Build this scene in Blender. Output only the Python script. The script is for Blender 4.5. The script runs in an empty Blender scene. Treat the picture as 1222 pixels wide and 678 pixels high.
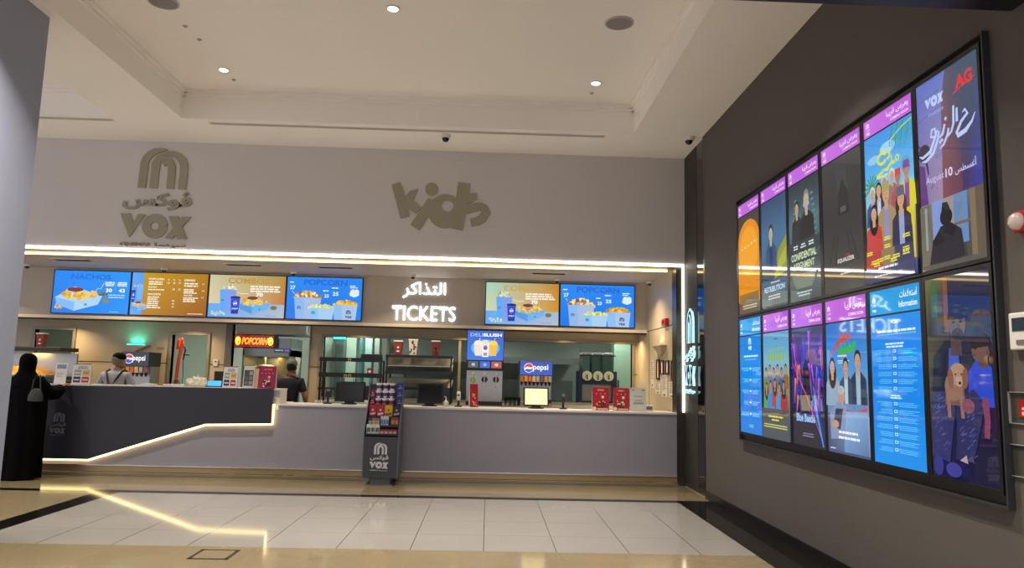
import bpy, math, random
from math import sin, cos, pi, sqrt, atan2, radians, hypot
random.seed(7)
S = bpy.context.scene
C = S.collection

# ---------------------------------------------------------------- colours and materials
def lin(h, k=1.0):
    h = h.lstrip('#'); c = [int(h[i:i+2], 16)/255 for i in (0, 2, 4)]
    return tuple(k*(v/12.92 if v <= .04045 else ((v+.055)/1.055)**2.4) for v in c)
MATS = {}
def mat(name, col='#808080', rough=.5, metal=0, emit=None, es=0, spec=.5, noise=0, nscale=3, coat=0, bump=0):
    if name in MATS: return MATS[name]
    m = bpy.data.materials.new(name); m.use_nodes = True
    nt = m.node_tree; b = nt.nodes['Principled BSDF']
    c = lin(col); b.inputs['Base Color'].default_value = (*c, 1)
    b.inputs['Roughness'].default_value = rough; b.inputs['Metallic'].default_value = metal
    b.inputs['Specular IOR Level'].default_value = spec
    if coat: b.inputs['Coat Weight'].default_value = coat; b.inputs['Coat Roughness'].default_value = .05
    if emit: b.inputs['Emission Color'].default_value = (*lin(emit), 1); b.inputs['Emission Strength'].default_value = es
    if noise or bump:
        tc = nt.nodes.new('ShaderNodeTexCoord'); n = nt.nodes.new('ShaderNodeTexNoise')
        n.inputs['Scale'].default_value = nscale; n.inputs['Detail'].default_value = 5
        nt.links.new(tc.outputs['Object'], n.inputs['Vector'])
        if noise:
            mx = nt.nodes.new('ShaderNodeMix'); mx.data_type = 'RGBA'
            mx.inputs['A'].default_value = (*[v*(1-noise) for v in c], 1); mx.inputs['B'].default_value = (*[min(1, v*(1+noise)) for v in c], 1)
            nt.links.new(n.outputs['Fac'], mx.inputs['Factor']); nt.links.new(mx.outputs['Result'], b.inputs['Base Color'])
        if bump:
            bp = nt.nodes.new('ShaderNodeBump'); bp.inputs['Strength'].default_value = bump; bp.inputs['Distance'].default_value = .01
            nt.links.new(n.outputs['Fac'], bp.inputs['Height']); nt.links.new(bp.outputs['Normal'], b.inputs['Normal'])
    MATS[name] = m; return m
def glass(name, tint='#c8d8d0', refl=.12, rough=.02):
    if name in MATS: return MATS[name]
    m = bpy.data.materials.new(name); m.use_nodes = True; nt = m.node_tree; nt.nodes.clear()
    o = nt.nodes.new('ShaderNodeOutputMaterial'); t = nt.nodes.new('ShaderNodeBsdfTransparent'); g = nt.nodes.new('ShaderNodeBsdfGlossy')
    mx = nt.nodes.new('ShaderNodeMixShader'); fr = nt.nodes.new('ShaderNodeLayerWeight'); fr.inputs['Blend'].default_value = refl
    t.inputs['Color'].default_value = (*lin(tint), 1); g.inputs['Roughness'].default_value = rough
    ge = nt.nodes.new('ShaderNodeNewGeometry'); sb = nt.nodes.new('ShaderNodeMath'); sb.operation = 'SUBTRACT'; sb.use_clamp = True; nt.links.new(fr.outputs['Fresnel'], sb.inputs[0]); nt.links.new(ge.outputs['Backfacing'], sb.inputs[1]); nt.links.new(sb.outputs[0], mx.inputs['Fac']); nt.links.new(t.outputs[0], mx.inputs[1]); nt.links.new(g.outputs[0], mx.inputs[2]); nt.links.new(mx.outputs[0], o.inputs['Surface'])
    MATS[name] = m; return m
def picmat(name, es, rough=.1, lit=False, spec=.5):
    """picture surface: colours come from the mesh's own colour attribute"""
    if name in MATS: return MATS[name]
    m = bpy.data.materials.new(name); m.use_nodes = True; nt = m.node_tree; b = nt.nodes['Principled BSDF']
    a = nt.nodes.new('ShaderNodeAttribute'); a.attribute_name = 'Col'
    b.inputs['Roughness'].default_value = rough; b.inputs['Specular IOR Level'].default_value = spec
    if lit:
        nt.links.new(a.outputs['Color'], b.inputs['Base Color'])
    else:
        b.inputs['Base Color'].default_value = (.01, .01, .012, 1)
        nt.links.new(a.outputs['Color'], b.inputs['Emission Color']); b.inputs['Emission Strength'].default_value = es
    MATS[name] = m; return m

# ---------------------------------------------------------------- mesh builder
class G:
    def __init__(s): s.v = []; s.f = []; s.m = []; s.mats = []
    def mi(s, m):
        if m not in s.mats: s.mats.append(m)
        return s.mats.index(m)
    def add(s, vs, fs, m):
        o = len(s.v); k = s.mi(m); s.v += [tuple(p) for p in vs]
        for f in fs: s.f.append(tuple(i+o for i in f)); s.m.append(k)
        return s
    def box(s, x0, x1, y0, y1, z0, z1, m, tx=0, ty=0):
        # tx, ty shrink the top on each side
        a = [(x0,y0,z0),(x1,y0,z0),(x1,y1,z0),(x0,y1,z0),(x0+tx,y0+ty,z1),(x1-tx,y0+ty,z1),(x1-tx,y1-ty,z1),(x0+tx,y1-ty,z1)]
        return s.add(a, [(0,3,2,1),(4,5,6,7),(0,1,5,4),(1,2,6,5),(2,3,7,6),(3,0,4,7)], m)
    def prism(s, poly, y0, y1, m, side=None):
        n = len(poly); ar = sum(poly[i][0]*poly[(i+1)%n][1]-poly[(i+1)%n][0]*poly[i][1] for i in range(n))
        if ar < 0: poly = poly[::-1]
        vs = [(x, y0, z) for x, z in poly]+[(x, y1, z) for x, z in poly]
        s.add(vs, [tuple(range(n)), tuple(range(2*n-1, n-1, -1))], m)
        s.add(vs, [(i+n, (i+1)%n+n, (i+1)%n, i) for i in range(n)], side or m); return s
    def xprism(s, poly, x0, x1, m):
        # polygon in the y-z plane extruded along x
        n = len(poly); ar = sum(poly[i][0]*poly[(i+1)%n][1]-poly[(i+1)%n][0]*poly[i][1] for i in range(n))
        if ar < 0: poly = poly[::-1]
        vs = [(x0, y, z) for y, z in poly]+[(x1, y, z) for y, z in poly]
        return s.add(vs, [tuple(range(n-1, -1, -1)), tuple(range(n, 2*n))]+[(i, (i+1)%n, (i+1)%n+n, i+n) for i in range(n)], m)
    def lathe(s, prof, m, c=(0, 0, 0), n=24, axis='z', cap=True, sx=1, sy=1):
        vs = []; fs = []
        for r, h in prof:
            for i in range(n):
                a = 2*pi*i/n; p = (r*cos(a)*sx, r*sin(a)*sy, h)
                if axis == 'y': p = (p[0], h, -p[1])
                if axis == 'x': p = (h, p[0], p[1])
                vs.append((p[0]+c[0], p[1]+c[1], p[2]+c[2]))
        for k in range(len(prof)-1):
            for i in range(n): j = (i+1)%n; fs.append((k*n+i, k*n+j, (k+1)*n+j, (k+1)*n+i))
        if cap: fs.append(tuple(range(n-1, -1, -1))); fs.append(tuple(range((len(prof)-1)*n, len(prof)*n)))
        return s.add(vs, fs, m)
    def cyl(s, r, h0, h1, m, c=(0, 0, 0), n=20, axis='z'): return s.lathe([(r, h0), (r, h1)], m, c, n, axis)
    def ball(s, r, c, m, n=16, sx=1, sy=1, sz=1):
        k = n//2; return s.lathe([(max(1e-4, r*sin(pi*i/k)), -r*cos(pi*i/k)*sz) for i in range(k+1)], m, c, n, 'z', False, sx, sy)
    def tube(s, pts, r, m, n=8):
        vs = []; fs = []; L = len(pts); rs = r if isinstance(r, (list, tuple)) else [r]*L
        for k, p in enumerate(pts):
            a = pts[max(0, k-1)]; b = pts[min(L-1, k+1)]; t = [b[i]-a[i] for i in range(3)]; l = sqrt(sum(q*q for q in t)) or 1; t = [q/l for q in t]
            u = (0, 0, 1) if abs(t[2]) < .9 else (1, 0, 0)
            x = (t[1]*u[2]-t[2]*u[1], t[2]*u[0]-t[0]*u[2], t[0]*u[1]-t[1]*u[0]); l = sqrt(sum(q*q for q in x)); x = [q/l for q in x]
            y = (t[1]*x[2]-t[2]*x[1], t[2]*x[0]-t[0]*x[2], t[0]*x[1]-t[1]*x[0])
            for i in range(n):
                q = 2*pi*i/n; vs.append(tuple(p[j]+rs[k]*(cos(q)*x[j]+sin(q)*y[j]) for j in range(3)))
        for k in range(L-1):
            for i in range(n): j = (i+1)%n; fs.append((k*n+i, k*n+j, (k+1)*n+j, (k+1)*n+i))
        fs.append(tuple(range(n-1, -1, -1))); fs.append(tuple(range((L-1)*n, L*n)))
        return s.add(vs, fs, m)
    def loft(s, rings, m, n=32, cap=True):
        # rings: function theta -> (x,y,z), one per ring
        vs = []; fs = []
        for R in rings:
            for i in range(n): vs.append(R(2*pi*i/n))
        for k in range(len(rings)-1):
            for i in range(n): j = (i+1)%n; fs.append((k*n+i, k*n+j, (k+1)*n+j, (k+1)*n+i))
        if cap: fs.append(tuple(range(n-1, -1, -1))); fs.append(tuple(range((len(rings)-1)*n, len(rings)*n)))
        return s.add(vs, fs, m)
    def stroke(s, pts, w, y0, y1, m, side=None):
        for q in ribbon(pts, w): s.prism(q, y0, y1, m, side)
        return s
    def text(s, t, x0, z0, x1, z1, y0, y1, m, side=None, bold=0):
        # solid lettering between y0 and y1, fitted to the rectangle
        vs, fs, bd = textmesh(t, bold); w, h = bd[2]-bd[0], bd[3]-bd[1]
        f = lambda p: (x0+(p[0]-bd[0])/w*(x1-x0), z0+(p[1]-bd[1])/h*(z1-z0))
        q = [f(p) for p in vs]; n = len(q)
        s.add([(a, y0, b) for a, b in q]+[(a, y1, b) for a, b in q], [tuple(k) for k in fs]+[tuple(i+n for i in reversed(k)) for k in fs], m)
        ed = {}
        for k in fs:
            for i in range(len(k)): e = (k[i], k[(i+1)%len(k)]); ed[e] = 1
        bord = [e for e in ed if (e[1], e[0]) not in ed]
        s.add([(a, y0, b) for a, b in q]+[(a, y1, b) for a, b in q], [(b, a, a+n, b+n) for a, b in bord], side or m)
        return s
    def ob(s, name, parent=None, loc=(0, 0, 0), rz=0, smooth=False, bev=0, label=None, cat=None, group=None, kind=None):
        me = bpy.data.meshes.new(name); me.from_pydata(s.v, [], s.f); me.update()
        for q in s.mats: me.materials.append(q)
        me.polygons.foreach_set('material_index', s.m)
        if smooth:
            me.polygons.foreach_set('use_smooth', [True]*len(me.polygons)); me.set_sharp_from_angle(angle=radians(40))
        o = bpy.data.objects.new(name, me); C.objects.link(o); o.location = loc; o.rotation_euler = (0, 0, rz)
        if parent: o.parent = parent
        if bev:
            b = o.modifiers.new('bevel', 'BEVEL'); b.width = bev; b.segments = 2; b.limit_method = 'ANGLE'; b.angle_limit = radians(40)
        tag(o, label, cat, group, kind); return o
def tag(o, label=None, cat=None, group=None, kind=None):
    for k, v in (('label', label), ('category', cat), ('group', group), ('kind', kind)):
        if v: o[k] = v
def thing(name, label, cat, loc=(0, 0, 0), rz=0, group=None):
    o = bpy.data.objects.new(name, None); C.objects.link(o); o.location = loc; o.rotation_euler = (0, 0, rz); o.empty_display_size = .05
    tag(o, label, cat, group); return o
def copytree(o, loc, rz=None, label=None, parent=None):
    c = o.copy(); C.objects.link(c)
    if parent: c.parent = parent
    else:
        c.location = loc
        if rz is not None: c.rotation_euler = (0, 0, rz)
        if label: c['label'] = label
    for ch in list(o.children): copytree(ch, None, parent=c)
    return c

def ribbon(pts, w):
    """a polyline of width w (or per-point widths) as convex quads"""
    out = []; n = len(pts); ws = w if isinstance(w, (list, tuple)) else [w]*n; nr = []
    for k in range(n):
        a = pts[max(0, k-1)]; b = pts[min(n-1, k+1)]; dx, dy = b[0]-a[0], b[1]-a[1]; l = hypot(dx, dy) or 1; nr.append((-dy/l, dx/l))
    for k in range(n-1):
        p, q = pts[k], pts[k+1]; a, b = nr[k], nr[k+1]; u, v = ws[k]/2, ws[k+1]/2
        out.append([(p[0]-a[0]*u, p[1]-a[1]*u), (q[0]-b[0]*v, q[1]-b[1]*v), (q[0]+b[0]*v, q[1]+b[1]*v), (p[0]+a[0]*u, p[1]+a[1]*u)])
    return out
def arc(cx, cy, r, a0, a1, n=12, ry=None):
    ry = ry or r
    return [(cx+r*cos(radians(a0+(a1-a0)*i/n)), cy+ry*sin(radians(a0+(a1-a0)*i/n))) for i in range(n+1)]

# ---------------------------------------------------------------- writing
AF = {'ا':(0xFE8D,0xFE8E),'أ':(0xFE83,0xFE84),'ب':(0xFE8F,),'ت':(0xFE95,),'ة':(0xFE93,0xFE94),'ج':(0xFE9D,),'د':(0xFEA9,0xFEAA),'ذ':(0xFEAB,0xFEAC),
 'ر':(0xFEAD,0xFEAE),'ز':(0xFEAF,0xFEB0),'س':(0xFEB1,),'ش':(0xFEB5,),'ض':(0xFEBD,),'ط':(0xFEC1,),'ع':(0xFEC9,),'غ':(0xFECD,),'ف':(0xFED1,),'ق':(0xFED5,),
 'ك':(0xFED9,),'ل':(0xFEDD,),'م':(0xFEE1,),'ن':(0xFEE5,),'ه':(0xFEE9,),'و':(0xFEED,0xFEEE),'ى':(0xFEEF,0xFEF0),'ي':(0xFEF1,),'ڤ':(0xFB6A,),'ﻻ':(0xFEFB,0xFEFC)}
def shape(t):
    """join Arabic letters and put them in visual order"""
    if not any(c in AF for c in t): return t
    t = t.replace('لا', 'ﻻ'); out = []
    for i, c in enumerate(t):
        if c not in AF: out.append(c); continue
        prev = i > 0 and t[i-1] in AF and len(AF[t[i-1]]) == 1
        nxt = i < len(t)-1 and t[i+1] in AF
        f = AF[c]
        if len(f) == 2: out.append(chr(f[1] if prev else f[0]))
        else: out.append(chr(f[0]+(3 if prev and nxt else 1 if prev else 2 if nxt else 0)))
    return ''.join(reversed(out))
TC = {}
def textmesh(t, bold=0):
    k = (t, bold)
    if k not in TC:
        c = bpy.data.curves.new('lettering', 'FONT'); c.body = shape(t); c.size = 1; c.resolution_u = 3; c.offset = bold
        o = bpy.data.objects.new('lettering', c); C.objects.link(o)
        dg = bpy.context.evaluated_depsgraph_get(); me = bpy.data.meshes.new_from_object(o.evaluated_get(dg))
        vs = [(v.co.x, v.co.y) for v in me.vertices]; fs = [tuple(p.vertices) for p in me.polygons]
        # make every face counter-clockwise, weld doubles
        key = {}; mp = []; nv = []
        for v in vs:
            q = (round(v[0], 5), round(v[1], 5))
            if q not in key: key[q] = len(nv); nv.append(v)
            mp.append(key[q])
        ff = []
        for f in fs:
            f = [mp[i] for i in f]
            if len(set(f)) < 3: continue
            ar = sum(nv[f[i]][0]*nv[f[(i+1)%len(f)]][1]-nv[f[(i+1)%len(f)]][0]*nv[f[i]][1] for i in range(len(f)))
            ff.append(tuple(f if ar > 0 else f[::-1]))
        bd = (min(v[0] for v in nv), min(v[1] for v in nv), max(v[0] for v in nv), max(v[1] for v in nv))
        TC[k] = (nv, ff, bd)
        bpy.data.objects.remove(o); bpy.data.meshes.remove(me); bpy.data.curves.remove(c)
    return TC[k]
# the round-arched M emblem and the bold V O X, in a 0..1 wide frame (z up)
def emblem(x, z, w):
    k = w/262.; T = lambda p: (x+(p[0]-146)*k, z+(290-p[1])*k)
    q = []
    q += ribbon([T(p) for p in [(167,288),(169,200),(171,152),(180,124),(198,102),(222,86),(250,77),(285,74)]], [42*k]*4+[38*k, 32*k, 22*k, 8*k])
    q += ribbon([T(p) for p in [(229,288),(231,200),(234,150),(244,124),(262,106),(290,96),(322,98),(350,110),(370,132),(381,160),(382,220),(379,290)]], [42*k]*3+[34*k, 26*k, 24*k, 30*k, 38*k]+[42*k]*4)
    q += ribbon([T(p) for p in [(317,288),(318,200),(316,165),(305,142),(285,125),(262,112)]], [40*k]*3+[36*k, 30*k, 14*k])
    q.append([T(p) for p in [(250,120),(262,148),(281,168),(300,148),(300,130),(270,112)]])
    return q
def voxword(x, z, w):
    k = w/370.; T = lambda p: (x+(p[0]-68)*k, z+(560-p[1])*k)
    q = [[T(p) for p in ((68,430),(120,430),(139,482),(161,432),(200,432),(124,558))]]
    q += ribbon([T(p) for p in arc(253, 494, 44, 0, 360, 28)], 44*k)
    q.append([T(p) for p in ((322,438),(372,438),(425,560),(374,560))]); q.append([T(p) for p in ((394,438),(438,438),(352,560),(312,558))])
    return q

# ---------------------------------------------------------------- flat pictures (screens, printed cards)
class Pic:
    STEP = .00022
    def __init__(s): s.v = []; s.f = []; s.c = []; s.k = 0
    def poly(s, pts, col, keep=False):
        if not keep: s.k += 1
        o = len(s.v); y = -s.k*s.STEP
        ar = sum(pts[i][0]*pts[(i+1)%len(pts)][1]-pts[(i+1)%len(pts)][0]*pts[i][1] for i in range(len(pts)))
        cs = [lin(c) for c in col] if isinstance(col, (list, tuple)) else [lin(col)]*len(pts)
        if ar < 0: pts = pts[::-1]; cs = cs[::-1]
        s.v += [(x, y, z) for x, z in pts]; s.f.append(tuple(range(o, o+len(pts)))); s.c += cs; return s
    def rect(s, x0, y0, x1, y1, col): return s.poly([(x0, y0), (x1, y0), (x1, y1), (x0, y1)], col)   # col: one, or BL BR TR TL
    def ell(s, x, y, rx, ry, col, n=18, rot=0, keep=False):
        c, d = cos(rot), sin(rot)
        return s.poly([(x+rx*cos(a)*c-ry*sin(a)*d, y+rx*cos(a)*d+ry*sin(a)*c) for a in [2*pi*i/n for i in range(n)]], col, keep)
    def stroke(s, pts, w, col):
        s.k += 1
        for q in ribbon(pts, w): s.poly(q, col, True)
        return s
    def polys(s, qs, col):
        s.k += 1
        for q in qs: s.poly(q, col, True)
        return s
    def text(s, t, x0, y0, x1, y1, col, bold=0.01, slant=0):
        vs, fs, bd = textmesh(t, bold); w, h = bd[2]-bd[0], bd[3]-bd[1]; s.k += 1; o = len(s.v); y = -s.k*s.STEP
        s.v += [(x0+(p[0]-bd[0])/w*(x1-x0)+slant*(p[1]-bd[1])/h*(y1-y0), y, y0+(p[1]-bd[1])/h*(y1-y0)) for p in vs]
        for f in fs: s.f.append(tuple(i+o for i in f)); s.c += [lin(col)]*len(f)
        return s
    def lines(s, x0, x1, y, h, col, n=1, gap=1.8, align='l', wmin=.6):
        # rows too small to read, as dashes
        s.k += 1
        for r in range(n):
            L = (x1-x0)*random.uniform(wmin, 1); a = x0 if align == 'l' else x1-L if align == 'r' else (x0+x1-L)/2; e = a+L
            while a < e:
                b = min(e, a+random.uniform(1.5, 5)*h)
                s.poly([(a, y), (b, y), (b, y+h), (a, y+h)], col, True); a = b+h*.5
            y -= h*gap
        return s
    def blobs(s, f, n, r, cols):
        for i in range(n):
            x, y = f(); 
            if i % 6 == 0: s.k += 1
            s.ell(x, y, r*random.uniform(.6, 1.1), r*random.uniform(.5, 1), random.choice(cols), 7, random.random()*3, True)
        return s
    def ob(s, name, m, parent, loc=(0, 0, 0), rz=0, label=None):
        me = bpy.data.meshes.new(name); me.from_pydata(s.v, [], s.f); me.update(); me.materials.append(m)
        a = me.color_attributes.new('Col', 'FLOAT_COLOR', 'CORNER')
        fl = []
        for i, c in enumerate(s.c): fl += [c[0], c[1], c[2], 1]
        a.data.foreach_set('color', fl)
        o = bpy.data.objects.new(name, me); C.objects.link(o); o.parent = parent; o.location = loc; o.rotation_euler = (0, 0, rz)
        if label: o['label'] = label
        return o

# ---------------------------------------------------------------- camera: fitted to the photograph's perspective
F, YAW, PIT, ROL, H = 879.66, .0295611, .1231190, .0241473, 1.6
def cross(a, b): return (a[1]*b[2]-a[2]*b[1], a[2]*b[0]-a[0]*b[2], a[0]*b[1]-a[1]*b[0])
fw = (sin(YAW)*cos(PIT), cos(YAW)*cos(PIT), sin(PIT)); r0 = (cos(YAW), -sin(YAW), 0); u0 = cross(r0, fw)
rt = tuple(cos(ROL)*r0[i]+sin(ROL)*u0[i] for i in range(3)); up = tuple(-sin(ROL)*r0[i]+cos(ROL)*u0[i] for i in range(3))
from mathutils import Matrix
cam = bpy.data.cameras.new('camera'); co = bpy.data.objects.new('camera', cam); C.objects.link(co); S.camera = co
co.matrix_world = Matrix(((rt[0], up[0], -fw[0], 0), (rt[1], up[1], -fw[1], 0), (rt[2], up[2], -fw[2], H), (0, 0, 0, 1)))
cam.sensor_width = 36; cam.lens = F/1222*36; cam.clip_start = .05; cam.clip_end = 100
def at(px, py, X=None, Y=None, Z=None):
    """the point of a real plane (x, y or z fixed) seen at a pixel of the photograph"""
    d = tuple(fw[i]*F+rt[i]*(px-611)-up[i]*(py-339) for i in range(3))
    t = X/d[0] if X is not None else Y/d[1] if Y is not None else (Z-H)/d[2]
    return (d[0]*t, d[1]*t, H+d[2]*t)

# main planes
ZC, YF, YM, YB, ZS, XW, XP, XS = 5.09, 11.33, 13.62, 14.5, 3.36, 3.01, 3.035, 2.93
ZSO = 2.47; ZT = 1.09

# ---------------------------------------------------------------- room materials
M_fascia = mat('fascia_paint', '#cfcac7', .6, noise=.03, nscale=.8)
M_ceil = mat('ceiling_paint', '#f4f0ea', .75, noise=.02, nscale=.7)
M_taupe = mat('taupe_paint', '#55504c', .7, noise=.05, nscale=1.2)
M_leftp = mat('left_wall_paint', '#9299ae', .6, noise=.04, nscale=.6)
M_cream = mat('cream_panel', '#b9ab90', .4, noise=.03, nscale=1)
M_groove_shade = mat('groove_and_shade', '#3a322a', .6)
M_black = mat('black_satin', '#0b0b0d', .3)
M_blackg = mat('black_glass', '#050507', .06)
M_dkmetal = mat('dark_bronze_metal', '#5e5950', .28, metal=.8)
M_steel = mat('stainless_steel', '#a8a8a6', .32, metal=.9)
M_chrome = mat('bright_metal', '#d8d8d4', .2, metal=.9)
M_white = mat('white_laminate', '#d6d2cf', .35)
M_led = mat('led_white', '#ffffff', .5, emit='#fff6e8', es=9)
M_ledw = mat('led_warm', '#fff0c0', .5, emit='#ffdb94', es=3.8)
M_bronze = mat('bronze_kick', '#a08a62', .22, metal=.35)
M_navy = mat('navy_panel', '#282833', .45, noise=.05)
M_counter = mat('counter_front_white', '#918f98', .4, noise=.02)
M_signmet = mat('sign_metal', '#9c957f', .5)
M_glassg = glass('window_glass', '#f3f6f3', .1)
M_red = mat('red_plastic', '#b8141c', .3)
M_wh = mat('white_plastic', '#dddbd4', .4)
M_gray = mat('grey_plastic', '#6c6c70', .5)
M_dark = mat('charcoal_plastic', '#1a1a1c', .4)
M_paper = mat('paper', '#e4e2dc', .8)
M_skin = mat('skin', '#9a6a50', .55)
SCR = picmat('screen_light', .8, .03, spec=.9)
SCRM = picmat('menu_screen_light', .82, .35)
DIM = picmat('dim_screen_light', .55, .07)
PRN = picmat('printed_card', 0, .6, lit=True)

# ---------------------------------------------------------------- floor
def floor_mat(name, base, vein, rough, tile=None, jc='#3c382e'):
    m = bpy.data.materials.new(name); m.use_nodes = True; nt = m.node_tree; b = nt.nodes['Principled BSDF']; N = nt.nodes.new; L = nt.links.new
    tc = N('ShaderNodeTexCoord'); n = N('ShaderNodeTexNoise'); n.inputs['Scale'].default_value = 1.7; n.inputs['Detail'].default_value = 6; n.inputs['Distortion'].default_value = .6
    L(tc.outputs['Object'], n.inputs['Vector'])
    mx = N('ShaderNodeMix'); mx.data_type = 'RGBA'; mx.inputs['A'].default_value = (*lin(base), 1); mx.inputs['B'].default_value = (*lin(vein), 1)
    L(n.outputs['Fac'], mx.inputs['Factor']); out = mx.outputs['Result']
    b.inputs['Roughness'].default_value = rough; b.inputs['Specular IOR Level'].default_value = .25 if 'black' in name else .6
    if tile:
        x0, sx, y0, sy, jw = tile; sp = N('ShaderNodeSeparateXYZ'); L(tc.outputs['Object'], sp.inputs[0])
        def joint(o, a, st, w):
            s1 = N('ShaderNodeMath'); s1.operation = 'SUBTRACT'; L(o, s1.inputs[0]); s1.inputs[1].default_value = a
            pg = N('ShaderNodeMath'); pg.operation = 'PINGPONG'; L(s1.outputs[0], pg.inputs[0]); pg.inputs[1].default_value = st/2
            lt = N('ShaderNodeMath'); lt.operation = 'LESS_THAN'; L(pg.outputs[0], lt.inputs[0]); lt.inputs[1].default_value = w
            return lt.outputs[0]
        a = joint(sp.outputs['X'], x0, sx, jw); c = joint(sp.outputs['Y'], y0, sy, jw*.45)
        m1 = N('ShaderNodeMath'); m1.operation = 'MAXIMUM'; L(a, m1.inputs[0]); L(c, m1.inputs[1])
        m2 = N('ShaderNodeMix'); m2.data_type = 'RGBA'; L(m1.outputs[0], m2.inputs['Factor']); L(out, m2.inputs['A']); m2.inputs['B'].default_value = (*lin(jc), 1); out = m2.outputs['Result']
    L(out, b.inputs['Base Color']); return m
F_white = floor_mat('white_porcelain_tile', '#8d8a85', '#83807a', .07, (.675, .67, 9.75, .7, .004), '#47433b')
F_beige = floor_mat('beige_marble', '#85795f', '#71664c', .1, (.675, .67, 9.75, .7, .0015), '#8b7a58')
F_black = floor_mat('black_granite', '#0c0b0a', '#171513', .08, (.675, .67, 9.75, .7, .0015), '#2c2a28')
g = G()
def fq(x0, x1, y0, y1, m): g.box(x0, x1, y0, y1, -.05, 0, m)
XA, XB, XC = -4.93, -4.66, 2.53         # black border of the tile field
fq(XB, XC, 6.98, 9.80, F_white)
fq(XC, 3.3, -1.5, 9.98, F_black); fq(XB, XC, 9.80, 9.98, F_black); fq(XA, XB, 6.98, 9.80, F_black); fq(-12, XB, 9.80, 9.98, F_black)
fq(-12, XA, -1.5, 9.80, F_beige); fq(XA, XC, -1.5, 6.98, F_beige); fq(-12, 3.3, 9.98, 11.6, F_beige)
F_kit = mat('kitchen_floor_vinyl', '#7b6f60', .5, noise=.1)
fq(-12, 3.3, 11.6, 19, F_kit)
g.ob('floor', kind='structure')
# square access hatch set in the beige floor
g = G(); hx, hy, w = -2.32, 6.69, .17
for a in ((hx-w, hx+w, hy-w, hy-w+.03), (hx-w, hx+w, hy+w-.03, hy+w), (hx-w, hx-w+.03, hy-w, hy+w), (hx+w-.03, hx+w, hy-w, hy+w)): g.box(*a, 0, .003, M_dark)
t = thing('floor_hatch', 'square floor access hatch with dark metal rim set in the beige marble', 'hatch', (0, 0, 0)); g.ob('rim', t)
g = G(); g.box(hx-w+.03, hx+w-.03, hy-w+.03, hy+w-.03, 0, .002, F_beige); g.ob('cover', t)

# ---------------------------------------------------------------- ceiling with recessed trays
g = G(); TX0, TX1, TY1, TZ = -4.42, 2.0, 10.19, 5.50; LX1 = -5.42; LX0 = -10.5
def cq(x0, x1, y0, y1, z=ZC): g.box(x0, x1, y0, y1, z, z+.06, M_ceil)
cq(-12, 3.3, TY1, 11.6); cq(TX1, 3.3, -1.5, TY1); cq(LX1, TX0, -1.5, TY1); cq(-12, LX0, -1.5, TY1)
cq(TX0, TX1, -1.5, 4.6); cq(LX0, LX1, -1.5, 4.6)
for (x0, x1) in ((TX0, TX1), (LX0, LX1)):
    g.box(x0-.05, x1+.05, 4.55, TY1+.05, TZ, TZ+.05, M_ceil)
    g.box(x0-.05, x0, 4.6, TY1, ZC+.06, TZ, M_ceil); g.box(x1, x1+.05, 4.6, TY1, ZC+.06, TZ, M_ceil)
    g.box(x0-.05, x1+.05, TY1, TY1+.05, ZC+.06, TZ, M_ceil); g.box(x0-.05, x1+.05, 4.55, 4.6, ZC+.06, TZ, M_ceil)
    # stepped moulding under the tray top
    for d, z in ((.07, TZ-.05), (.035, TZ-.09)):
        g.box(x0, x1, TY1-d, TY1, z, z+.05, M_ceil); g.box(x0, x0+d, 4.6, TY1, z, z+.05, M_ceil); g.box(x1-d, x1, 4.6, TY1, z, z+.05, M_ceil)
g.ob('ceiling', kind='structure')
# dark bulkhead crossing the ceiling near the viewer
G().box(-4.54, XW, 3.4, 4.0, 3.79, ZC, mat('dark_bulkhead', '#14161c', .4)).ob('trim_1', kind='structure')

# ---------------------------------------------------------------- walls
G().box(-5.05, -4.546, -1.5, 7.25, 0, ZC, M_leftp).ob('wall_left', kind='structure')
G().box(-12, XP, YF, YF+.28, ZS, ZC, M_fascia).ob('wall_back', kind='structure')
G().box(XW, 3.3, -1.5, 10.19, 0, ZC, M_taupe).ob('wall_right', kind='structure')
G().box(XW-.012, XW, -1.5, 10.19, 0, .11, M_black).box(XW, XW+.04, 10.19, 10.25, 0, ZC, M_black).ob('baseboard_right', kind='structure')
# portal pillar on the right: metal clad face and a strip of black glass
g = G(); g.box(XP, 3.3, 10.66, 11.62, 0, ZC, mat('pillar_cladding', '#3c3a35', .6, spec=.3, noise=.08))
g.box(XP+.004, 3.3, 10.25, 10.655, .0, ZC, M_blackg); g.box(XP-.004, XP, 10.66, 11.33, 1.0, 1.004, M_groove_shade)
g.ob('wall_pillar', kind='structure')
g = G(); g.box(XP-.012, XP, 10.25, 11.30, 0, .012, M_chrome); g.ob('trim_2', kind='structure')

# ---------------------------------------------------------------- portal frame, soffit, menu wall
g = G(); g.box(-12, 2.96, YF+.02, 11.70, ZS-.02, ZS, M_dkmetal); g.box(2.905, XP, YF+.03, 11.62, 0, ZS-.02, M_dkmetal); g.ob('trim_3', kind='structure')
M_soff = mat('soffit_paint', '#bdb5a8', .6)
G().box(-12, XS+.3, 11.70, YB+.3, ZS, ZS+.05, M_soff).ob('trim_4', kind='structure')
g = G(); g.box(-12, XP-.035, YF-.01, YF+.02, ZS-.012, ZS+.022, M_led)
g.ob('led_strip', label='long bright white light strip along the lower edge of the upper wall', cat='light strip')
g = G(); g.box(XP-.04, XP-.012, YF-.01, YF+.02, ZT+.01, ZS+.022, mat('led_jamb', '#ffffff', .5, emit='#fff3dc', es=3.5))
g.ob('led_strip', label='vertical white light strip on the right jamb beside the glowing pillar sign', cat='light strip')
g = G(); g.box(-12, 2.85, 11.705, 11.73, ZS-.045, ZS, M_ledw)
g.ob('led_strip', label='thinner warm light strip in the soffit just behind the dark metal band', cat='light strip')
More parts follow.
